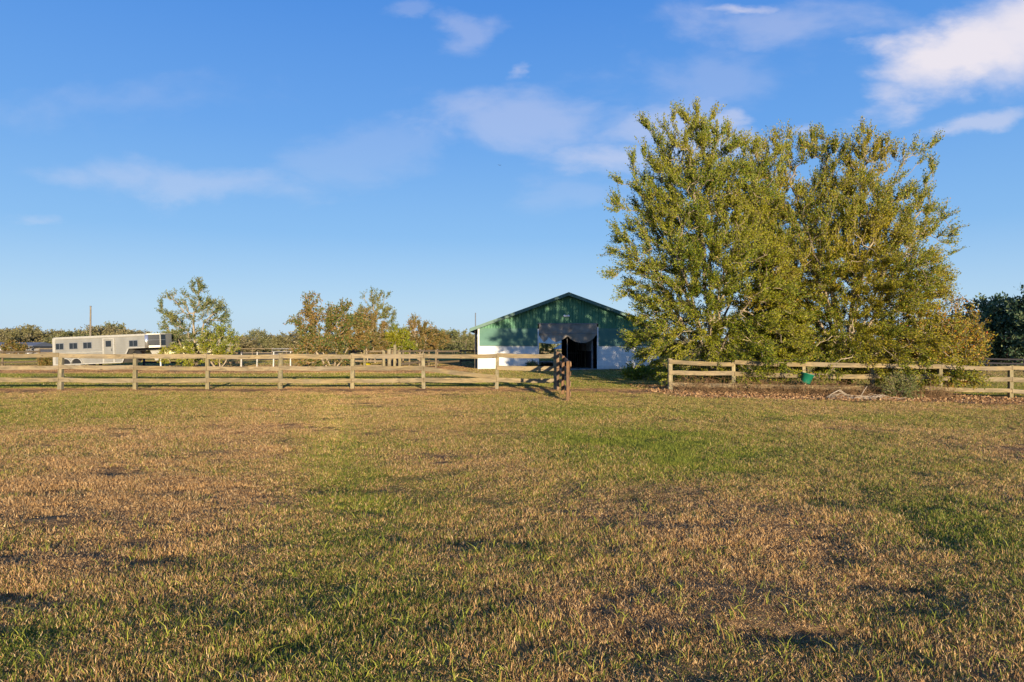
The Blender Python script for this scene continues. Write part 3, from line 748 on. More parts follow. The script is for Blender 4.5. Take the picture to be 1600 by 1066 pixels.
fl_label = 'round topped oak in the far tree line beyond the paddock fences'
used = set()
def put_far(k, x, y, s, label=fl_label, group='trees of the far tree line', sz=None):
    o = kinds[k]
    if k in used: o = copy_tree(kinds[k])
    used.add(k)
    o.location = (x, y, H(x, y)-.2); o.rotation_euler = (0, 0, random.random()*6.28); o.scale = (s, s, sz or s)
    o['label'] = label; o['group'] = group; return o
rr = random.Random(5)
px = -70
while px < 830:
    D = rr.uniform(150, 185)
    # row of the tops in the photograph
    top = np.interp(px, [-70, 0, 40, 75, 100, 150, 215, 260, 360, 400, 460, 700, 760, 830], [506, 508, 513, 512, 518, 508, 518, 522, 524, 519, 522, 519, 520, 522])
    s = (HZ-top)/F*D+CAMH
    k = rr.randrange(4); hh = [7.0, 7.6, 6.4, 6.0][k]*.97
    s = s/hh*rr.uniform(.82, 1.16)
    put_far(k, wx(px, D), D, s*rr.uniform(.85, 1.5), sz=s)
    px += rr.uniform(17, 27)
px = 850
while px < 1480:
    D = rr.uniform(150, 180); k = rr.randrange(4); put_far(k, wx(px, D), D, .8); px += 44

# taller trees at the right edge, nearer; darkened by shade put into their leaf colour
kindD = [far_kind('shade_tree', 71, 9, 9.0, M['leafD'], 600), far_kind('shade_tree', 72, 10, 10.0, M['leafD'], 600)]
for k_ in kindD: k_.scale = (1, 1, 1)
spots = [(1500, 88, .78, 'shade toned green tree standing behind the orange leaved tree'), (1545, 84, .92, 'shade toned green tree with a pale tuft of branches, between two taller ones'),
         (1588, 80, .98, 'tallest shade toned green tree cut by the photo edge'), (1640, 76, 1.0, None), (1440, 96, .75, None)]
for i, (px, D, s, lab) in enumerate(spots):
    o = kindD[i] if i < 2 else copy_tree(kindD[i % 2])
    x = wx(px, D); o.location = (x, D, H(x, D)-.2); o.scale = (s*.9, s*.9, s); o.rotation_euler = (0, 0, i*1.3)
    o['label'] = lab or 'shade toned green tree in the grove mostly hidden beside the others'; o['group'] = 'dark trees at the right edge'

# ------------------------------------------------------------------ fences
def board(a, b, w, h, sag=.0, seed=0, n=6):
    """one plank from a to b with slightly uneven edges"""
    r = random.Random(seed); a = Vector(a); b = Vector(b); d = (b-a).normalized(); side = d.cross(Vector((0,0,1))).normalized(); u = side.cross(d)
    m = MB(); vs = []
    for i in range(n+1):
        t = i/n; p = a.lerp(b, t)+u*(-sag*4*t*(1-t))+side*r.uniform(-.004, .004)
        e0 = r.uniform(-.008, .008); e1 = r.uniform(-.008, .008)
        for (i_, j_) in ((-1, -1), (1, -1), (1, 1), (-1, 1)):
            vs.append(p+side*(i_*w/2)+u*(j_*h/2+(e0 if j_ < 0 else e1)))
    fs = [(3, 2, 1, 0), (4*n, 4*n+1, 4*n+2, 4*n+3)]
    for i in range(n):
        for k in range(4): k2 = (k+1) % 4; fs.append((4*i+k, 4*i+k2, 4*i+4+k2, 4*i+4+k))
    return m.add(vs, fs)
def post(x, y, z0, z1, w, tilt=0, seed=0, round_=False):
    m = MB(); r = random.Random(seed); w2 = w*r.uniform(.9, 1.1)
    dx = r.uniform(-.03, .03)+tilt
    if round_:
        n = 6; return m.tube([(x, y, z0), (x+dx*.5, y, (z0+z1)/2), (x+dx, y, z1)], [w2*.56, w2*.53, w2*.5], 9)
    vs = []
    for (t, k) in ((0, 1.04), (.5, 1.0), (1, .97)):
        z = z0+(z1-z0)*t
        for (i, j) in ((-1, -1), (1, -1), (1, 1), (-1, 1)):
            vs.append((x+dx*t+i*w2/2*k+r.uniform(-.003, .003), y+j*w2/2*k, z+(r.uniform(-.012, .012) if t == 1 else 0)))
    fs = [(3, 2, 1, 0), (8, 9, 10, 11)]
    for i in range(2):
        for k in range(4): k2 = (k+1) % 4; fs.append((4*i+k, 4*i+k2, 4*i+4+k2, 4*i+4+k))
    return m.add(vs, fs)

# left near fence
FD = 23.5
fl = empty('board_fence', (wx(437, FD), FD, 0), 0, 'long three board wooden fence crossing the field from the left edge to the open gate', 'fence')
def lp(v, root): return v
def add(mb, name, mat, root, bevel=.006):
    loc = root.location
    mb.v = [(v[0]-loc[0], v[1]-loc[1], v[2]-loc[2]) for v in mb.v]
    return mb.build(name, mat, root, bevel)
LX = [-150, -22, 93, 210, 324, 437, 550, 662, 776, 868]
LB = [607, 608, 608, 611, 612, 613, 612, 611, 610, 613]
LT = [555, 554, 553.5, 552.5, 552.5, 551.5, 552.5, 552.5, 553.5, 554.5]
RH = [(559.2, 567), (573.5, 581), (594, 601)]
lz = lambda py: wz(py, FD)
for i, (px, pbt, ptp) in enumerate(zip(LX, LB, LT)):
    x = wx(px, FD); add(post(x, FD+.06, lz(pbt)-.15, lz(ptp)-.0, .16 if px == 437 else .125, seed=i, round_=(px == 437)), 'post', M['post'], fl)
railY = FD-.03
for i in range(len(LX)-1):
    xa, xb = wx(LX[i], FD), wx(LX[i+1], FD)
    if i == 0: xa -= .2
    for j, yc in enumerate((556.3, 574.8, 593.8)):
        za = lz(yc+(LB[i]-611)*.35)+random.uniform(-.018, .018); zb = lz(yc+(LB[i+1]-611)*.35)+random.uniform(-.018, .018)
        if LX[i] == 662 and j == 1: za, zb = lz(576), lz(589.5)      # dropped board
        off = .0 if (i+j) % 2 else .0
        g_ = .004
        add(board((xa+g_, railY-off, za), (xb-g_, railY-off, zb), .035, random.uniform(.140, .158), random.uniform(.004, .03), seed=i*7+j), 'rail', M['rail'], fl, .004)

# gate / return swung towards the camera
gt = empty('wooden_gate', (wx(877, 23), 23.1, 0), 0, 'reddish brown wooden gate standing open towards the viewer at the end of the left fence', 'gate')
g0 = (wx(872, 23.2), 23.2); g1 = (wx(887, 18.9), 18.9)
def gp(t): return (g0[0]+(g1[0]-g0[0])*t, g0[1]+(g1[1]-g0[1])*t)
for t, zt in ((0.0, 1.33), (.5, 1.22), (1.0, 1.10)):
    x, y = gp(t); gz = H(x, y)
    add(post(x, y, gz-.02 if t < 1 else gz-.12, zt, .09, seed=int(50+t*10)), 'gate_post', M['redwood'], gt)
for k, (za, zb) in enumerate(((1.24, 1.02), (.96, .76), (.66, .48), (.36, .20))):
    xa, ya = gp(-.02); xb, yb = gp(1.02)
    add(board((xa+.068, ya, za), (xb+.068, yb, zb), .03, .125, .01, seed=70+k), 'rail', M['redwood'], gt, .003)
xa, ya = gp(.02); xb, yb = gp(.98)
add(board((xa+.10, ya, .18), (xb+.10, yb, 1.0), .03, .10, 0, seed=81), 'brace', M['redwood'], gt, .003)

# right near fence
fr = empty('board_fence', (wx(1048, FD), FD, H(wx(1048, FD), FD)), 0, 'three board wooden fence under the broad trees, running out to the right edge', 'fence')
RX = [1048, 1147, 1257, 1364, 1470, 1580, 1692]
RB = [615, 617, 620, 621, 623, 626, 628]
RT = [560.5, 566, 568, 570, 570.5, 571, 573]
for i, (px, pbt, ptp) in enumerate(zip(RX, RB, RT)):
    x = wx(px, FD); add(post(x, FD+.06, lz(pbt)-.15, lz(ptp), .14 if i in (0, 1) else .125, seed=30+i), 'post', M['post'], fr)
RR = [[(565, 569), (566, 569), (569, 571), (571, 572.5), (573, 574.5), (574.5, 576)], [(582, 583), (584, 586.5), (586.5, 587.5), (587.5, 588.5), (591, 593), (593, 596)], [(600.5, 602.5), (602.5, 604.5), (604.5, 606), (606, 607.5), (608, 610.5), (611, 614)]]
for j in range(3):
    for i in range(len(RX)-1):
        ya, yb = RR[j][i]; xa, xb = wx(RX[i]-(3 if i == 0 else 0), FD), wx(RX[i+1], FD)
        add(board((xa+.004, railY, lz(ya)), (xb-.004, railY, lz(yb)+random.uniform(-.015, .015)), .035, random.uniform(.138, .155), random.uniform(.004, .03), seed=200+i*3+j), 'rail', M['rail'], fr, .004)

# green feed bucket hung on the right fence
bx, bz = wx(1259, 23.3), wz(592, 23.3)
bk = empty('feed_bucket', (bx, 23.26, bz), 0, 'green plastic feed bucket hooked over the fence rail below the broad trees', 'bucket')
Mt = Matrix.Rotation(R(16), 4, 'Y')
m = MB(); m.lathe([(.0, -.16), (.145, -.16), (.155, -.12), (.205, .14), (.225, .15), (.225, .175), (.195, .175), (.185, .14), (.135, -.13), (0, -.13)], 24, Mt)
m.build('bucket_body', M['greenbucket'], bk, smooth=True)
m = MB(); m.tube([Mt @ Vector((.215*math.cos(a), .02, .16+.16*math.sin(a))) for a in np.linspace(0, PI, 12)], .006, 6); m.build('handle', M['darkmetal'], bk)

# fallen pale branches in front of the right fence
D = 22.0
fb = MB(); zb = H(wx(1330, D), D)
def tw(pts, r0): fb.tube(pts, [r0*(1-.6*i/(len(pts)-1)) for i in range(len(pts))], 6)
x0 = wx(1290, D); x2 = wx(1385, D)
tw([(x0, D, zb+.04), (x0+.25, D-.05, zb+.22), (x0+.45, D, zb+.30), (x0+.75, D+.05, zb+.12)], .022)
tw([(x0, D-.05, zb+.05), (x0+.5, D-.1, zb+.03), (x0+1.1, D-.05, zb+.05), (x2, D+.1, zb+.10)], .026)
tw([(x0+.4, D, zb+.28), (x0+.65, D+.05, zb+.16), (x0+.95, D+.1, zb+.06)], .015)
tw([(x0+1.1, D, zb+.05), (x0+1.3, D+.1, zb+.3), (x0+1.4, D+.12, zb+.42)], .014)
tw([(x0+.1, D-.1, zb+.05), (x0+.8, D-.25, zb+.06), (x0+1.5, D-.2, zb+.03)], .016)
for i in range(26):
    a = x0+random.random()*2.2; t = D+random.uniform(-.35, .25); l = random.uniform(.2, .7); an = random.uniform(-.7, .7)
    z = H(a, t)+.03
    tw([(a, t, z), (a+l*.5, t+an*l*.4, z+random.uniform(.02, .14)), (a+l, t+an*l*.5, z+random.uniform(0, .1))], random.uniform(.005, .011))
o = fb.build('fallen_branches', M['twig'], None, smooth=True); tag(o, 'bleached dead branches lying on the leaf litter in front of the right fence', 'branches')

# leaf litter and brambles under the trees
n = 30000
lx = rng.uniform(4.6, 17.5, n); ly = 21.0+rng.random(n)*6.5
k = rng.random(n) < soil(lx, ly)*.95+.02; lx, ly = lx[k], ly[k]
nz = height(lx, ly)+.01+.03*rng.random(len(lx))
ax = norm(np.stack([rng.normal(0, 1, len(lx)), rng.normal(0, 1, len(lx)), rng.normal(0, .35, len(lx))], 1))
V, Fq = leaves_geo(np.stack([lx, ly, nz], 1), ax, .075, .045, rng)
o = np_mesh('fallen_leaves', V, Fq, M['litter']); tag(o, 'brown leaf litter spread under the broad trees and right fence', 'leaf litter', kind='stuff')
n = 2600
bx0 = rng.uniform(5.7, 15.0, n); by0 = rng.normal(23.7, .55, n)
base = np.stack([bx0, by0, height(bx0, by0)], 1)
d1 = norm(np.stack([rng.normal(0, 1, n), rng.normal(0, .7, n), rng.uniform(.3, 1.4, n)], 1)); L1 = rng.uniform(.15, .5, n)[:, None]
m1 = base+d1*L1; d2 = norm(d1*.5+np.stack([rng.normal(0, 1, n), rng.normal(0, .7, n), rng.normal(-.2, .5, n)], 1)); m2 = m1+d2*L1*.9
Va, Fa = frusta(base, m1, np.full(n, .006), np.full(n, .005), 3); Vb, Fb_ = frusta(m1, m2, np.full(n, .005), np.full(n, .003), 3)
o = np_mesh('undergrowth', np.concatenate([Va, Vb]), np.concatenate([Fa, Fb_+len(Va)]), M['bramble']); tag(o, 'tangle of thin dry stems growing through the lower boards of the right fence', 'undergrowth', kind='stuff')

# ------------------------------------------------------------------ paddock fences behind
def run(name, label, p0, p1, spacing, rails, hgt, mat, pmat, w=.11, rh=.13, rt=.035, group='paddock fences in the distance', cat='fence', skip=()):
    x0, y0 = p0; x1_, y1_ = p1
    L = math.hypot(x1_-x0, y1_-y0); n = max(1, round(L/spacing))
    root = empty(name, (x0, y0, H(x0, y0)), 0, label, cat, group)
    P_ = [(x0+(x1_-x0)*i/n, y0+(y1_-y0)*i/n) for i in range(n+1)]
    dx, dy = (x1_-x0)/L, (y1_-y0)/L; ox, oy = dy, -dx
    if oy > 0: ox, oy = -ox, -oy
    for i, (x, y) in enumerate(P_):
        z = H(x, y); add(post(x, y, z-.1, z+hgt+random.uniform(-.03, .05), w, seed=i), 'post', pmat, root, 0)
    for i in range(n):
        (xa, ya), (xb, yb) = P_[i], P_[i+1]
        for k, hh in enumerate(rails):
            o_ = w/2+rt/2+.002
            add(board((xa+ox*o_, ya+oy*o_, H(xa, ya)+hh), (xb+ox*o_, yb+oy*o_, H(xb, yb)+hh), rt, rh, .01, seed=i*5+k, n=2), 'rail', mat, root, 0)
    return root
def gxy(px, D): return (wx(px, D), D)
run('paddock_fence', 'weathered board fence behind the left end of the near fence, ending at the brush pile', gxy(-60, 50), gxy(61, 56), 2.8, (.3, .72, 1.12), 1.25, M['farwood'], M['farwood'])
run('paddock_fence', 'dark low rail fence behind the trailer nose', gxy(225, 52), gxy(300, 52), 2.6, (.35, .8), 1.0, M['darkwood'], M['darkwood'])
run('paddock_fence', 'pale two rail fence beside the bushy yellow green tree', gxy(302, 50), gxy(377, 51), 2.1, (.35, 1.05), 1.2, M['farwood'], M['farwood'])
wf = run('wire_fence', 'pale thin posts strung with wire between the bushy tree and the bronze tree', gxy(377, 50), gxy(482, 46), 1.9, (), 1.15, M['tpost'], M['tpost'], w=.07)
for hh in (.4, .75, 1.08):
    p0 = gxy(377, 50); p1 = gxy(482, 46); m = MB(); m.tube([(p0[0], p0[1]-.04, H(*p0)+hh), (p1[0], p1[1]-.04, H(*p1)+hh)], .008, 5); add(m, 'wire', M['wire'], wf, 0)
run('paddock_fence', 'grey board fence far away at the left edge in front of the low stable', gxy(-40, 120), gxy(52, 128), 2.8, (.3, .75, 1.15), 1.25, M['greywood'], M['greywood'])
run('paddock_fence', 'thin pale fence far away between the grey fence and the trailer', gxy(52, 118), gxy(96, 120), 2.8, (.45, 1.1), 1.25, M['farwood'], M['farwood'])
run('paddock_fence', 'long pale fence in front of the far tree line in the middle of the field', gxy(330, 112), gxy(425, 118), 2.9, (.4, 1.1), 1.3, M['farwood'], M['farwood'])
run('paddock_fence', 'grey far fence just left of the bronze leaved tree', gxy(425, 104), gxy(470, 104), 2.9, (.3, .75, 1.15), 1.25, M['greywood'], M['farwood'])
run('corral_fence', 'four rail pen fence in front of the thin green tree', gxy(552, 45.5), gxy(598, 45.5), 2.1, (.25, .58, .92, 1.22), 1.35, M['farwood'], M['farwood'], w=.14, rh=.12, group='pens beside the barn')
run('corral_fence', 'pen fence running away from the viewer behind the yellow tub', gxy(598, 45.5), gxy(630, 58), 2.4, (.4, .8, 1.18), 1.3, M['farwood'], M['farwood'], group='pens beside the barn')
run('corral_fence', 'low rail pen under the reddish brown tree', gxy(622, 46.5), gxy(684, 56), 2.4, (.35, .8, 1.2), 1.3, M['farwood'], M['farwood'], group='pens beside the barn')
run('corral_fence', 'dark topped rail fence running from the pens to the barn corner', gxy(681, 47.5), gxy(752, 58), 4.4, (.42, 1.18), 1.25, M['farwood'], M['farwood'], group='pens beside the barn')
for (px, ptop, lab) in ((570, 541, 'tall post at the left end of the pens'), (609, 546, 'middle post of three standing close together by the pens'), (617, 539, 'tallest post standing in the pens'), (600, 548, 'pale post beside the dark gap in the pens'), (625, 550, 'thick short post right of the tallest pen post')):
    D = 45.0; x = wx(px, D); m = post(x, D, H(x, D)-.1, wz(ptop, D), .16, seed=px); o = m.build('wooden_post', M['post'], None, .01); tag(o, lab, 'post', 'posts of the wooden pens')
run('paddock_fence', 'dark board fence in front of the dark trees at the right', gxy(1430, 66), gxy(1720, 62), 2.8, (.35, .8, 1.2), 1.25, M['darkwood'], M['darkwood'])
run('paddock_fence', 'board fence crossing the pasture beyond the barn', gxy(770, 92), gxy(935, 92), 2.8, (.35, .8, 1.2), 1.25, M['farwood'], M['farwood'])

D = 47.2
def tub(px, name, label, mat, r_, h_):
    x = wx(px, D); o = MB().lathe([(0, 0), (r_*.8, 0), (r_, h_), (r_*1.05, h_), (r_*1.05, h_+.03), (r_*.95, h_+.03), (r_*.75, .03), (0, .03)], 20).build(name, mat, None, smooth=True)
    o.location = (x, D-.5, H(x, D-.5)); return tag(o, label, 'tub')
tub(574.5, 'feed_tub', 'yellow plastic feed tub on the dirt in front of the pens', M['yellowplastic'], .32, .42)
tub(619, 'muck_bucket', 'reddish brown bucket between the posts of the pens', M['redplastic'], .15, .36)
# brush pile
shrub('brush_pile', 'reddish brown heap of dry brush just left of the horse trailer', 74, 0, 52, .6, .8, M['leafR'], 91, 220, .12, .05, cat='brush pile')
shrub('shrub', 'orange spiky bush in front of the far tree line at the left edge', 23, 0, 115, 2.2, 2.6, M['leafR'], 92, 120, .35, .12)

# utility poles
up = empty('utility_pole', (wx(141, 96), 96, H(wx(141, 96), 96)), 0, 'slim wooden utility pole rising above the trailer roof', 'pole')
MB().tube([(0,0,-.3), (0.02,0,4), (.03,0,wz(479, 96))], [.14, .12, .10], 10).build('pole', M['pole'], up)
MB().tube([(.03,0,wz(479, 96)-.02), (.03,0,wz(479, 96)+.06)], [.15,.13], 10).build('pole_cap', M['greyroof'], up)
up = empty('utility_post', (wx(743.5, 46.6), 46.6, H(wx(743.5, 46.6), 46.6)), 0, 'wooden service post with thin conduit at the left corner of the barn', 'post')
post(0, 0, -.2, wz(512, 46.6), .16, seed=3).build('post', M['pole'], up, .01)
MB().tube([(-.02, -.1, 1.2), (-.02, -.1, wz(489, 46.6))], .035, 8).build('conduit', M['greyroof'], up)

# ------------------------------------------------------------------ barn
YB = 45.7; S = YB/F
BX = lambda px: (px-888)*S
BZ = lambda py: CAMH-(py-HZ)*S
barn = empty('barn', (wx(888, YB), YB, 0), 0, 'green metal horse barn with white block base and a wide open doorway', 'barn')
LEN = 25.0; HW = 6.0
zW = BZ(540); zL = BZ(513); zE = 2.86; slope = .365; zPk = zE+HW*slope
dx0, dx1 = BX(840), BX(935); dz = BZ(505.5)
# white block walls
def bp(mb, name, mat, parent=barn, bevel=0, smooth=False): return mb.build(name, mat, parent, bevel, smooth)
bp(MB().box(-HW, dx0, 0, .2, -.3, zW), 'block_wall', M['block'])
bp(MB().box(dx1, HW, 0, .2, -.3, zW), 'block_wall', M['block'])
bp(MB().box(-HW, -HW+.2, .2, LEN, -.3, zW), 'block_wall', M['block'])
bp(MB().box(HW-.2, HW, .2, LEN, -.3, zW), 'block_wall', M['block'])
# horizontal lap siding above the block
def lap(x0, x1, z0, z1, y=0.):
    m = MB(); n = int((z1-z0)/.115); hh = (z1-z0)/n
    for i in range(n):
        a = z0+i*hh; m.prism([(y-.03, a), (y-.008, a+hh), (y+.1, a+hh), (y+.1, a)], 'x', x0, x1)
    return m
bp(lap(-HW-.02, dx0, zW, zL), 'lap_siding', M['barnlap'])
bp(lap(dx1, HW+.02, zW, zL), 'lap_siding', M['barnlap'])
for sx, x0 in ((-1, -HW-.02), (1, HW-.08)):
    bp(MB().box(x0, x0+.1, .1, LEN, zW, zE), 'side_siding', M['barnlap'])
# ribbed gable
m = MB(); w = .19
x = -HW-.02
while x < HW:
    xb = min(x+w, HW+.02); za = zPk-slope*abs(x)-.02; zb = zPk-slope*abs(xb)-.02
    lo = zL if (xb <= dx0+.01 or x >= dx1-.01) else dz
    if x < dx0 < xb or x < dx1 < xb: lo = dz
    if za > lo and zb > lo:
        m.add([(x, -.02, lo), (xb, -.02, lo), (xb, .04, lo), (x, .04, lo), (x, -.02, za), (xb, -.02, zb), (xb, .04, zb), (x, .04, za)], [(0,1,5,4),(1,2,6,5),(2,3,7,6),(3,0,4,7),(0,3,2,1),(4,5,6,7)])
        zr = zPk-slope*abs(x+.02)-.03
        m.add([(x+.005, -.02, lo), (x+.03, -.048, lo), (x+.045, -.048, lo), (x+.07, -.02, lo), (x+.005, -.02, zr), (x+.03, -.048, zr), (x+.045, -.048, zr), (x+.07, -.02, zr)], [(0,1,5,4),(1,2,6,5),(2,3,7,6)])
    x += w
bp(m, 'gable_siding', M['barnrib'])
# pieces of siding beside the doorway head
bp(MB().box(dx0-.2, dx0, -.022, .04, zL, dz), 'door_side_panel', M['barnrib'])
bp(MB().box(dx1, dx1+.2, -.022, .04, zL, dz), 'door_side_panel', M['barnrib'])
# far gable above far opening
fx0, fx1 = -1.75, 1.55
m = MB(); yb = LEN
m.prism([(-HW, zW), (fx0, zW), (fx0, 2.9), (fx1, 2.9), (fx1, zW), (HW, zW), (HW, zE), (0, zPk), (-HW, zE)], 'y', yb-.06, yb)
bp(m, 'far_gable', M['barnrib'])
bp(MB().box(-HW, fx0, yb-.2, yb-.07, -.3, zW+.02), 'block_wall', M['block']); bp(MB().box(fx1, HW, yb-.2, yb-.07, -.3, zW+.02), 'block_wall', M['block'])
# roof: two ribbed slopes with overhang
for sx in (-1, 1):
    m = MB(); ov = .56; y0, y1 = -.45, LEN+.4
    xe = sx*(HW+ov); ze = zPk-slope*(HW+ov)
    m.add([(0, y0, zPk+.04), (xe, y0, ze+.04), (xe, y1, ze+.04), (0, y1, zPk+.04), (0, y0, zPk), (xe, y0, ze), (xe, y1, ze), (0, y1, zPk)], [(0,1,2,3),(4,7,6,5),(0,4,5,1),(1,5,6,2),(2,6,7,3),(3,7,4,0)])
    bp(m, 'roof', M['roofmetal'])
    m = MB(); # rake fascia
    m.add([(0, y0-.03, zPk+.07), (xe, y0-.03, ze+.07), (xe, y0-.03, ze-.15), (0, y0-.03, zPk-.15), (0, y0-.003, zPk+.07), (xe, y0-.003, ze+.07), (xe, y0-.003, ze-.15), (0, y0-.003, zPk-.15)], [(0,1,2,3),(4,7,6,5),(0,4,5,1),(1,5,6,2),(2,6,7,3),(3,7,4,0)])
    bp(m, 'fascia', M['fascia'])
    bp(MB().box(min(xe, xe+sx*.03), max(xe, xe+sx*.03), y0, y1, ze-.15, ze+.05), 'eave_fascia', M['fascia'])
    # soffit
    m = MB(); m.add([(0, -.44, zPk-.02), (xe*.99, -.44, ze-.02), (xe*.99, -.06, ze-.02), (0, -.06, zPk-.02)], [(0,1,2,3)])
    bp(m, 'soffit', M['fascia'])
bp(MB().add([(-.2, -.5, zPk+.0), (0, -.5, zPk+.075), (.2, -.5, zPk+.0), (-.2, LEN+.4, zPk), (0, LEN+.4, zPk+.075), (.2, LEN+.4, zPk)], [(0,1,4,3),(1,2,5,4),(0,2,1)]), 'ridge_cap', M['roofmetal'])
bp(MB().box(-HW-.06, -HW+.05, -.055, -.025, -.1, zE-.1), 'corner_trim', M['whitepaint'])
bp(MB().box(HW-.05, HW+.06, -.055, -.025, -.1, zE-.1), 'corner_trim', M['whitepaint'])
bp(MB().box(-HW-.01, dx0, -.045, -.002, zW-.035, zW), 'ledge_trim', M['fascia']); bp(MB().box(dx1, HW+.01, -.045, -.002, zW-.035, zW), 'ledge_trim', M['fascia'])
# door frame
bp(MB().box(dx0-.0, dx0+.09, -.06, .1, -.1, BZ(514)), 'door_frame', M['whitepaint'], bevel=.006)
bp(MB().box(dx1-.09, dx1, -.06, .1, -.1, BZ(511)), 'door_frame', M['whitepaint'], bevel=.006)
bp(MB().box(dx0, dx1, -.05, .08, dz-.04, dz+.02), 'door_header', M['greywood'])
bp(MB().box(dx0+.1, dx1-.1, -.03, .03, BZ(521)-.02, BZ(521)+.02), 'cloth_rod', M['greyroof'])
# shade cloth: upper stretched panel and scalloped hem
nx_, nz_ = 60, 8
m = MB(); vs = []
for j in range(nz_+1):
    for i in range(nx_+1):
        u = i/nx_; x = dx0+.1+(dx1-dx0-.2)*u; z = dz-.045+(BZ(521)-dz+.045)*j/nz_
        vs.append((x, -.03+.02*math.sin(u*31+j*.5)+.015*math.sin(u*13-j*.9), z))
m.add(vs, [(j*(nx_+1)+i, j*(nx_+1)+i+1, (j+1)*(nx_+1)+i+1, (j+1)*(nx_+1)+i) for j in range(nz_) for i in range(nx_)])
bp(m, 'shade_cloth', M['cloth'], smooth=True)
hp = [842, 845, 850, 854, 857, 863, 869, 876, 882, 887, 893, 900, 908, 915, 922, 928, 932.5]
hv = [523, 529, 535, 532, 526.5, 532, 535, 532.5, 529, 525, 531, 534.5, 536, 535.8, 533.5, 528.5, 522.5]
m = MB(); vs = []
for j in range(nz_+1):
    for i in range(nx_+1):
        u = i/nx_; x = dx0+.1+(dx1-dx0-.2)*u; hem = BZ(float(np.interp(x/S+888, hp, hv))); zt = BZ(521); z = zt+(hem-zt)*j/nz_
        vs.append((x, -.02+(.05*math.sin(u*24)+.06)*(j/nz_)*1.2, z))
m.add(vs, [(j*(nx_+1)+i, j*(nx_+1)+i+1, (j+1)*(nx_+1)+i+1, (j+1)*(nx_+1)+i) for j in range(nz_) for i in range(nx_)])
bp(m, 'shade_cloth_hem', M['cloth'], smooth=True)
# floor and apron
bp(MB().box(-HW+.2, HW-.2, .0, LEN, -.2, .02), 'floor_slab', M['concrete'])
bp(MB().box(dx0-.4, dx1+.6, -.9, 0, -.25, .03), 'apron', M['concrete'], bevel=.02)
# stalls both sides of the aisle
def bars(x, y0, y1, z0, z1, sp=.11):
    m = MB(); y = y0+sp
    while y < y1: m.tube([(x, y, z0), (x, y, z1)], .011, 5, False); y += sp
    m.box(x-.02, x+.02, y0, y1, z1, z1+.05); return m
for sx, xs_ in ((-1, dx0-.05), (1, dx1-.35)):
    for k in range(6):
        y0 = .8+k*3.9; y1 = y0+3.7
        f = bp(MB().box(xs_-.03, xs_+.03, y0, y1, .02, 1.2), 'stall_front', M['darkwood'])
        f2 = bars(xs_, y0, y1, 1.2, 2.2).build('stall_grille', M['chrome'], f)
        bp(MB().box(xs_-.07, xs_+.07, y1, y1+.2, 0, 2.75), 'stall_post', M['pole'])
bp(MB().box(dx1-.42, dx1-.32, .35, .45, 0, 2.7), 'stall_post', M['greywood'])
# grille door panels just inside the right jamb
pz = bp(MB().box(-.05, -.01, .5, .55, .02, 2.2), 'door_rail', M['greywood'])
m = MB()
for k in range(9): m.box(.55+k*.16, .575+k*.16, 6.2, 6.22, .02, 2.15)
m.box(.5, dx1-.45, 6.18, 6.24, 2.15, 2.22); m.box(.5, dx1-.45, 6.18, 6.24, 1.0, 1.05)
bp(m, 'aisle_gate', M['greyroof'])
bp(MB().box(.42, dx1-.45, 12.0, 12.05, .02, 2.5), 'tack_room_wall', M['darkwood'])
# trusses
for k in range(6):
    y = 1.2+k*4.5; m = MB(); m.beam((-HW+.2, y, zE-.15), (HW-.2, y, zE-.15), .05, .14); m.beam((-HW+.2, y, zE-.1), (0, y, zPk-.2), .05, .14); m.beam((HW-.2, y, zE-.1), (0, y, zPk-.2), .05, .14)
    bp(m, 'roof_truss', M['pole'])
# white tarp hung at the far end
m = MB(); vs = []
for i in range(21):
    u = i/20; x = fx0+(fx1-fx0)*u; zz = 1.86+.06*math.sin(u*7)
    vs += [(x, LEN+.03+.03*math.sin(u*20), 2.95), (x, LEN+.03+.05*math.sin(u*20+1), zz)]
m.add(vs, [(2*i, 2*i+2, 2*i+3, 2*i+1) for i in range(20)])
bp(m, 'white_tarp', M['thintarp'])
# lean-to canopy beyond
cn = empty('canopy', (wx(872, 78), 78, H(wx(872, 78), 78)), 0, 'small white pitched canopy on timber posts seen through the barn', 'canopy')
MB().prism([(-.45, wz(545, 78)), (1.5, wz(545, 78)), (1.5, wz(533, 78)), (1.2, wz(533, 78))], 'y', 0, 2.4).build('canopy_roof', M['thintarp'], cn)
for x in (-.3, 1.35):
    for y in (.2, 2.2): MB().box(x-.05, x+.05, y-.05, y+.05, -.1, wz(545, 78)).build('canopy_post', M['post'], cn)
MB().beam((-.3, .1, wz(553, 78)), (.05, .1, wz(545.2, 78)), .08, .08).build('brace', M['post'], cn)
# twin floodlight on the gable
fl_ = empty('flood_light', (wx(885, YB), YB-.03, BZ(494)), 0, 'white twin headed floodlight on the green gable above the doorway', 'light')
MB().box(-.08, .08, -.06, 0, -.08, .06).build('mounting_box', M['whitelamp'], fl_, .01); fl_.scale = (.7, .7, .7)
for sx in (-1, 1):
    Mx = Matrix.Translation((sx*.17, -.12, -.02)) @ Matrix.Rotation(R(65), 4, 'X') @ Matrix.Rotation(R(sx*18), 4, 'Y')
    MB().lathe([(.0, -.1), (.05, -.1), (.06, -.02), (.11, .1), (.105, .12), (0, .11)], 14, Mx).build('lamp_head', M['whitelamp'], fl_, smooth=True)
MB().tube([(-.17, -.1, -.02), (0, -.07, .1), (.17, -.1, -.02)], .018, 6).build('bracket', M['whitelamp'], fl_)

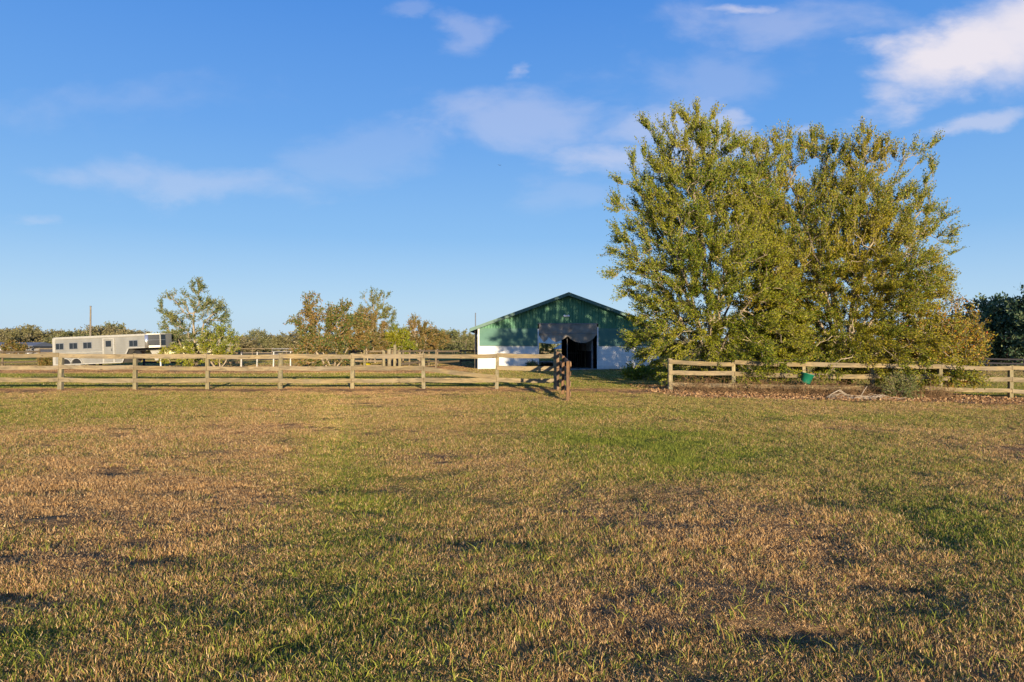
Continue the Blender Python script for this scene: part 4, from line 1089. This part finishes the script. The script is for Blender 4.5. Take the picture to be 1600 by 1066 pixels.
# ------------------------------------------------------------------ horse trailer
TD = 47.3
tz = H(-30, 46)
tr = empty('horse_trailer', (wx(84.5, TD-1.0), TD-1.0, tz), 0, 'long silver gooseneck horse trailer with dark windows parked on the left pasture', 'trailer')
tr.rotation_euler = (0, R(-2.3), R(-4)); tr.location.z -= .08; tr.scale.x = .965
TL = 6.85; TW = 2.1; b0 = .34; b1 = 1.28; tt = 2.2
# shell: lower body + gooseneck, in side profile, extruded across; near side at y=0
prof = [(0, b0), (5.0, b0), (5.5, b1), (TL, b1), (TL, tt), (.08, tt), (0, tt-.1)]
MB().prism(prof, 'y', 0, TW).build('body', M['alu'], tr, .03)
# tapered nose
ns = .95; hw = .35
def nose(z0, z1, o=0.):
    return MB().prism([(TL+.002, 0-o), (TL+ns*.78, .38-o), (TL+ns, TW/2-hw-o), (TL+ns, TW/2+hw+o), (TL+ns*.78, TW-.38+o), (TL+.002, TW+o)], 'z', z0, z1)
nose(b1, tt-.04).build('nose', M['alu'], tr, .01)
nose(tt-.03, tt+.03, .02).build('nose_cap', M['trim'], tr, .01)
# roof edge rails
MB().box(.05, TL, -.03, .0, tt-.10, tt+.02).build('roof_rail', M['trim'], tr, .008)
MB().box(.05, TL, .0, TW, tt+.0, tt+.035).build('roof_skin', M['trim'], tr, .008)
MB().box(-.03, .16, -.035, .0, b0, tt-.02).build('rear_corner_post', M['trim'], tr, .01)
# polished front corner radius that glints
m = MB(); m.tube([(TL-.01, .02, b1+.02), (TL-.01, .02, tt-.03)], .13, 24); m.build('corner_post', M['corner'], tr, smooth=True)
def tri_win(x0, x1, z0, z1, nm='window'):
    f = MB().box(x0-.035, x1+.035, -.018, .0, z0-.035, z1+.035).build(nm, M['greyroof'], tr, .006)
    MB().box(x0, x1, -.026, -.0185, z0, z1).build('pane', M['glass'], f, 0)
    MB().box((x0+x1)/2-.012, (x0+x1)/2+.012, -.034, -.0265, z0, z1).build('divider', M['greyroof'], f)
for (a, b) in ((.22, .76), (1.22, 1.78), (2.24, 2.82), (5.6, 6.18)): tri_win(a, b, 1.42, 1.80)
# door with pale frame
dr = MB().box(3.72, 4.48, -.02, .0, b0+.08, 2.0).build('door', M['alu'], tr, .005)
for (a, b) in ((3.64, 3.74), (4.42, 4.52)): MB().box(a, b, -.05, -.021, b0+.04, 2.04).build('door_jamb', M['trim'], dr, .006)
MB().box(3.74, 4.42, -.05, -.021, 1.97, 2.04).build('door_head', M['trim'], dr, .004)
MB().box(3.88, 4.28, -.034, -.021, 1.46, 1.86).build('door_window', M['glass'], dr)
MB().tube([(4.34, -.05, 1.15), (4.34, -.08, 1.2), (4.34, -.08, 1.3), (4.34, -.05, 1.35)], .012, 6).build('handle', M['darkmetal'], dr)
# rub rail and lower trim
MB().box(.16, 5.0, -.028, 0, b0, b0+.07).build('lower_trim', M['trim'], tr, .005)
MB().box(.16, 3.6, -.02, 0, 1.13, 1.17).build('rub_rail', M['trim'], tr, .003)
MB().beam((5.02, -.015, b0+.03), (5.5, -.015, b1), .03, .09).build('slant_trim', M['trim'], tr)
MB().box(5.5, TL, -.028, 0, b1, b1+.06).build('gooseneck_trim', M['trim'], tr, .005)
# front windows on the nose flank: dark band
def flank(x0, y0, x1, y1, z0, z1, t=.02):
    d = Vector((x1-x0, y1-y0, 0)).normalized(); n_ = Vector((d.y, -d.x, 0))
    a = Vector((x0, y0, 0)); b = Vector((x1, y1, 0)); a = a+d*.05; b = b-d*.02
    vs = [(*(p+n_*o_).xy, z) for z in (z0, z1) for p in (a, b) for o_ in (.002, t)]
    return MB().add(vs, [(0,2,3,1),(4,5,7,6),(0,1,5,4),(2,6,7,3),(0,4,6,2),(1,3,7,5)])
for (q0, q1) in (((TL, 0), (TL+ns*.78, .38)), ((TL+ns*.78, .38), (TL+ns, TW/2-hw))):
    w_ = flank(*q0, *q1, 1.42, 2.15).build('nose_window', M['glass'], tr); flank(*q0, *q1, 1.79, 1.81, .03).build('window_bar', M['greyroof'], w_)
# wheels and fender
for xw in (.95, 1.75):
    wh = empty('wheel', (xw, .12, .36)); wh.parent = tr
    MB().lathe([(.20, -.1), (.33, -.1), (.36, -.06), (.36, .06), (.33, .1), (.20, .1)], 28, Matrix.Rotation(PI/2, 4, 'X')).build('tyre', M['black'], wh, smooth=True)
    MB().lathe([(0, .05), (.06, .07), (.12, .05), (.20, .09), (.21, .0), (0, -.02)], 20, Matrix.Rotation(PI/2, 4, 'X')).build('rim', M['chrome'], wh, smooth=True)
    wh2 = empty('wheel', (xw, TW-.12, .36)); wh2.parent = tr
    MB().lathe([(.20, -.1), (.33, -.1), (.36, -.06), (.36, .06), (.33, .1), (.20, .1)], 28, Matrix.Rotation(PI/2, 4, 'X')).build('tyre', M['black'], wh2, smooth=True)
m = MB()
for xw in (.95, 1.75):
    pts = [(xw+.44*math.cos(a), .36+.44*math.sin(a)) for a in np.linspace(PI*.05, PI*.95, 14)]; inn = [(xw+.39*math.cos(a), .36+.39*math.sin(a)) for a in np.linspace(PI*.95, PI*.05, 14)]
    n_ = 14
    for i in range(n_-1): m.prism([pts[i], pts[i+1], inn[n_-2-i], inn[n_-1-i]], 'y', -.12, .0)
m.build('fender', M['trim'], tr)
m = MB()
for xw in (.95, 1.75): m.prism([(xw+.39*math.cos(a), .36+.39*math.sin(a)) for a in np.linspace(0, PI, 16)], 'y', -.01, .02)
m.build('wheel_well', M['black'], tr)
# chassis, landing jack and spare under the gooseneck
MB().box(5.05, TL+ns-.2, TW/2-.08, TW/2+.08, b1-.14, b1-.005).build('gooseneck_beam', M['darkmetal'], tr)
MB().tube([(TL+.3, TW/2, 0), (TL+.3, TW/2, b1-.1)], .05, 10).build('jack_leg', M['whitepaint'], tr)
MB().prism([(TL-.25, 1.1), (TL+.5, 1.1), (TL+.32, .42), (TL+.1, .42)], 'y', TW/2-.3, TW/2-.25).build('jack_shroud', M['trim'], tr)
MB().box(TL+.18, TL+.42, TW/2-.12, TW/2+.12, -.03, .02).build('jack_foot', M['darkmetal'], tr)
MB().tube([(TL+ns-.45, TW/2, .55), (TL+ns-.45, TW/2, b1-.05)], .06, 10).build('coupler', M['darkmetal'], tr)
MB().lathe([(.05, -.1), (.3, -.1), (.35, 0), (.3, .1), (.05, .1)], 22, Matrix.Translation((5.75, .6, .85)) @ Matrix.Rotation(PI/2, 4, 'X')).build('spare_wheel', M['black'], tr, smooth=True)

# ------------------------------------------------------------------ far buildings
hs = empty('house', (wx(297, 112), 112, H(wx(297, 112), 112)), 0, 'pale yellow house mostly hidden behind the open green tree', 'house')
MB().box(-4.2, 4.2, 0, 6, -.3, 1.6).build('wall', M['yellowwall'], hs)
MB().prism([(-.5, 1.55), (6.5, 1.55), (3, 2.7)], 'x', -4.7, 4.7).build('roof', M['yellowwall'], hs)
for x in (-3, -.5, 2):
    f = MB().box(x, x+1.0, -.05, 0, .5, 1.3).build('window', M['whitepaint'], hs); MB().box(x+.08, x+.92, -.07, -.052, .56, 1.24).build('pane', M['glass'], f)
hs = empty('stable', (wx(15, 135), 135, H(wx(15, 135), 135)), 0, 'low grey roofed stable with white posts at the far left edge', 'stable')
MB().box(-7, 4.5, 2, 6, -.3, 1.6).build('wall', M['greywood'], hs)
MB().prism([(-.6, 1.45), (-.6, 1.6), (3, 2.3), (7, 1.6), (7, 1.45)], 'x', -8, 5).build('roof', M['greyroof'], hs)
for k in range(7): MB().box(-7+k*1.75, -6.6+k*1.75, -.2, .1, -.3, 1.5).build('stable_post', M['whitepaint'], hs)

# a bird high in the sky
bd = MB(); D = 60; 
bd.tube([(-.16, 0, 0), (-.08, 0, .02), (.05, 0, .02), (.15, 0, .02), (.2, 0, .015)], [.012, .04, .05, .03, .006], 8)
bd.add([(-.03, 0, .04), (.07, 0, .04), (-.06, -.26, .12), (-.12, -.42, .05), (-.06, .26, .12), (-.12, .42, .05)], [(0, 1, 2), (0, 2, 3), (1, 0, 4), (0, 5, 4)])
bd.add([(-.15, 0, 0), (-.26, -.05, 0), (-.26, .05, 0)], [(0, 1, 2)])
o = bd.build('bird', M['black'], None); o.location = (wx(781, D), D, wz(258, D)); o.rotation_euler = (.2, 0, 1.1); o.scale = (.45, .45, .45)
tag(o, 'tiny dark bird gliding in the blue sky left of the broad trees', 'bird')

# ------------------------------------------------------------------ world
w = bpy.data.worlds.new('World'); scene.world = w; w.use_nodes = True
t = w.node_tree; t.nodes.clear()
class WN(NT):
    def __init__(s, tree): s.t = tree
W = WN(t)
out = W.n('ShaderNodeOutputWorld'); bg = W.n('ShaderNodeBackground')
sky = W.n('ShaderNodeTexSky', sky_type='NISHITA'); sky.sun_disc = False
sky.sun_elevation = SUN_EL; sky.sun_rotation = SUN_AZ; sky.altitude = 20
sky.air_density = 1.0; sky.dust_density = .6; sky.ozone_density = 1.6
SKY_GAIN = 1.0
tc = W.n('ShaderNodeTexCoord'); sep = W.n('ShaderNodeSeparateXYZ'); W.l(tc.outputs['Generated'], sep.inputs[0])
ymax = W.math('MAXIMUM', sep.outputs[1], .05)
u = W.math('DIVIDE', sep.outputs[0], ymax); v = W.math('DIVIDE', sep.outputs[2], ymax)
fwd = W.ramp(sep.outputs[1], [(.0, (0,0,0)), (.25, (1,1,1))])
cb = W.n('ShaderNodeCombineXYZ'); W.l(u, cb.inputs[0]); W.l(W.math('MULTIPLY', v, 2.0), cb.inputs[1])
n1 = W.noise(5.0, 6, .55, cb.outputs[0], .3); n2 = W.noise(2.2, 5, .6, cb.outputs[0], .4)
wn = W.n('ShaderNodeTexNoise'); wn.inputs['Scale'].default_value = 3.5; wn.inputs['Detail'].default_value = 6; wn.inputs['Roughness'].default_value = .6; W.l(cb.outputs[0], wn.inputs['Vector'])
sc_ = W.n('ShaderNodeSeparateColor'); W.l(wn.outputs['Color'], sc_.inputs[0])
u = W.math('ADD', u, W.math('MULTIPLY', W.math('SUBTRACT', sc_.outputs[0], .5), .30)); v = W.math('ADD', v, W.math('MULTIPLY', W.math('SUBTRACT', sc_.outputs[1], .5), .11))
def blob(px, py, rx, ry, ang, amp, ragged=.7):
    cu, cv = (px-800)/F, (HZ-py)/F; rx /= F; ry /= F; c, s_ = math.cos(R(ang)), math.sin(R(ang))
    du = W.math('SUBTRACT', u, cu); dv = W.math('SUBTRACT', v, cv)
    a = W.math('DIVIDE', W.math('ADD', W.math('MULTIPLY', du, c), W.math('MULTIPLY', dv, s_)), rx)
    b = W.math('DIVIDE', W.math('SUBTRACT', W.math('MULTIPLY', dv, c), W.math('MULTIPLY', du, s_)), ry)
    d = W.math('SQRT', W.math('ADD', W.math('MULTIPLY', a, a), W.math('MULTIPLY', b, b)))
    d = W.math('ADD', d, W.math('MULTIPLY', W.math('SUBTRACT', n1, .5), -2.6*ragged))
    d = W.math('ADD', d, W.math('MULTIPLY', W.math('SUBTRACT', n2, .5), -1.2*ragged))
    f = W.math('SUBTRACT', 1.0, d); cl = W.n('ShaderNodeClamp'); W.l(W.math('MULTIPLY', f, 1.15), cl.inputs[0])
    sm = W.math('MULTIPLY', cl.outputs[0], cl.outputs[0]); sm = W.math('MULTIPLY', sm, W.math('SUBTRACT', 3.0, W.math('MULTIPLY', cl.outputs[0], 2.0)))
    return W.math('MULTIPLY', sm, amp)
tot = None
for q in [(1480,85,190,85,28,.97,.6),(1590,40,190,120,15,.95,.5),(1385,150,140,60,28,.6,.8),(1000,200,140,60,0,.34,1.),(820,190,280,60,3,.28,1.0),(1080,215,160,50,0,.36,1.),(1150,30,260,45,0,.26,1.),(180,150,260,60,4,.10,1.),(960,245,120,45,0,.42,.9),(300,285,260,45,-6,.24,1.0),(560,240,200,60,10,.12,1.),(1120,120,260,70,4,.16,1.),(1500,195,120,20,6,.42,.7),(1165,178,45,24,10,.40,.6),(1100,165,90,30,8,.22,.8),(1170,8,110,16,2,.5,.8),
          (720,38,70,34,5,.22,.9),(802,100,30,20,20,.26,.7),(820,185,140,30,3,.20,.8),(940,240,60,28,0,.38,.8),(270,290,140,26,-8,.16,.9),(40,352,60,14,0,.16,.8),(1280,190,40,22,10,.3,.7),(640,10,70,12,0,.14,.9),(900,300,120,40,5,.12,.9)]:
    b = blob(*q); tot = b if tot is None else W.math('MAXIMUM', tot, b)
tot = W.math('MULTIPLY', tot, fwd)
# sky colour: nishita blended with the clear evening gradient by elevation
el = W.math('DIVIDE', W.math('ARCSINE', sep.outputs[2]), PI/2)
def lin(c):
    return tuple(((x/255+.055)/1.055)**2.4 if x > 10 else x/255/12.92 for x in c)
K = 1/(.12*2**EXPO)
def skc(c): return tuple(x*K/10 for x in lin(c))
GR = [(0.0, skc((190,218,240))), (.035, skc((178,213,243))), (.10, skc((133,186,240))), (.19, skc((102,163,235))), (.30, skc((74,141,226))), (.6, skc((40,96,190))), (1, skc((30,80,170)))]
grad = W.ramp(el, GR)
g10 = W.n('ShaderNodeVectorMath', operation='SCALE'); W.l(grad, g10.inputs[0]); g10.inputs['Scale'].default_value = 10
skyc = W.mix(.92, sky.outputs[0], g10.outputs[0])
cl_ = W.n('ShaderNodeVectorMath', operation='SCALE'); cl_.inputs[0].default_value = skc((238,232,240)); cl_.inputs['Scale'].default_value = 10
cloud = W.mix(tot, skyc, cl_.outputs[0])
W.l(cloud, bg.inputs[0]); bg.inputs[1].default_value = .12
W.l(bg.outputs[0], out.inputs[0])

# ------------------------------------------------------------------ sun
sd = bpy.data.lights.new('sun', 'SUN'); sd.energy = 3.9; sd.angle = R(.55); sd.color = (1.0, .84, .60)
so_ = bpy.data.objects.new('sun', sd); C.objects.link(so_); so_.rotation_euler = TO_SUN.to_track_quat('Z', 'Y').to_euler()
so_.location = (0, -20, 30)

# ------------------------------------------------------------------ camera
cd = bpy.data.cameras.new('camera'); cd.lens = F/1600*36; cd.sensor_width = 36; cd.clip_end = 6000; cd.clip_start = .05
cam = bpy.data.objects.new('camera', cd); C.objects.link(cam); cam.location = (0, 0, CAMH)
cam.rotation_euler = (PI/2+math.atan((HZ-533)/F), 0, 0)
scene.camera = cam
vs_ = scene.view_settings; vs_.view_transform = 'Standard'; vs_.look = 'None'; vs_.gamma = 1; vs_.exposure = EXPO; vs_.use_curve_mapping = False
scene.cycles.max_bounces = 6; scene.cycles.diffuse_bounces = 2; scene.cycles.glossy_bounces = 2; scene.cycles.transmission_bounces = 3; scene.cycles.transparent_max_bounces = 8
scene.cycles.use_denoising = True
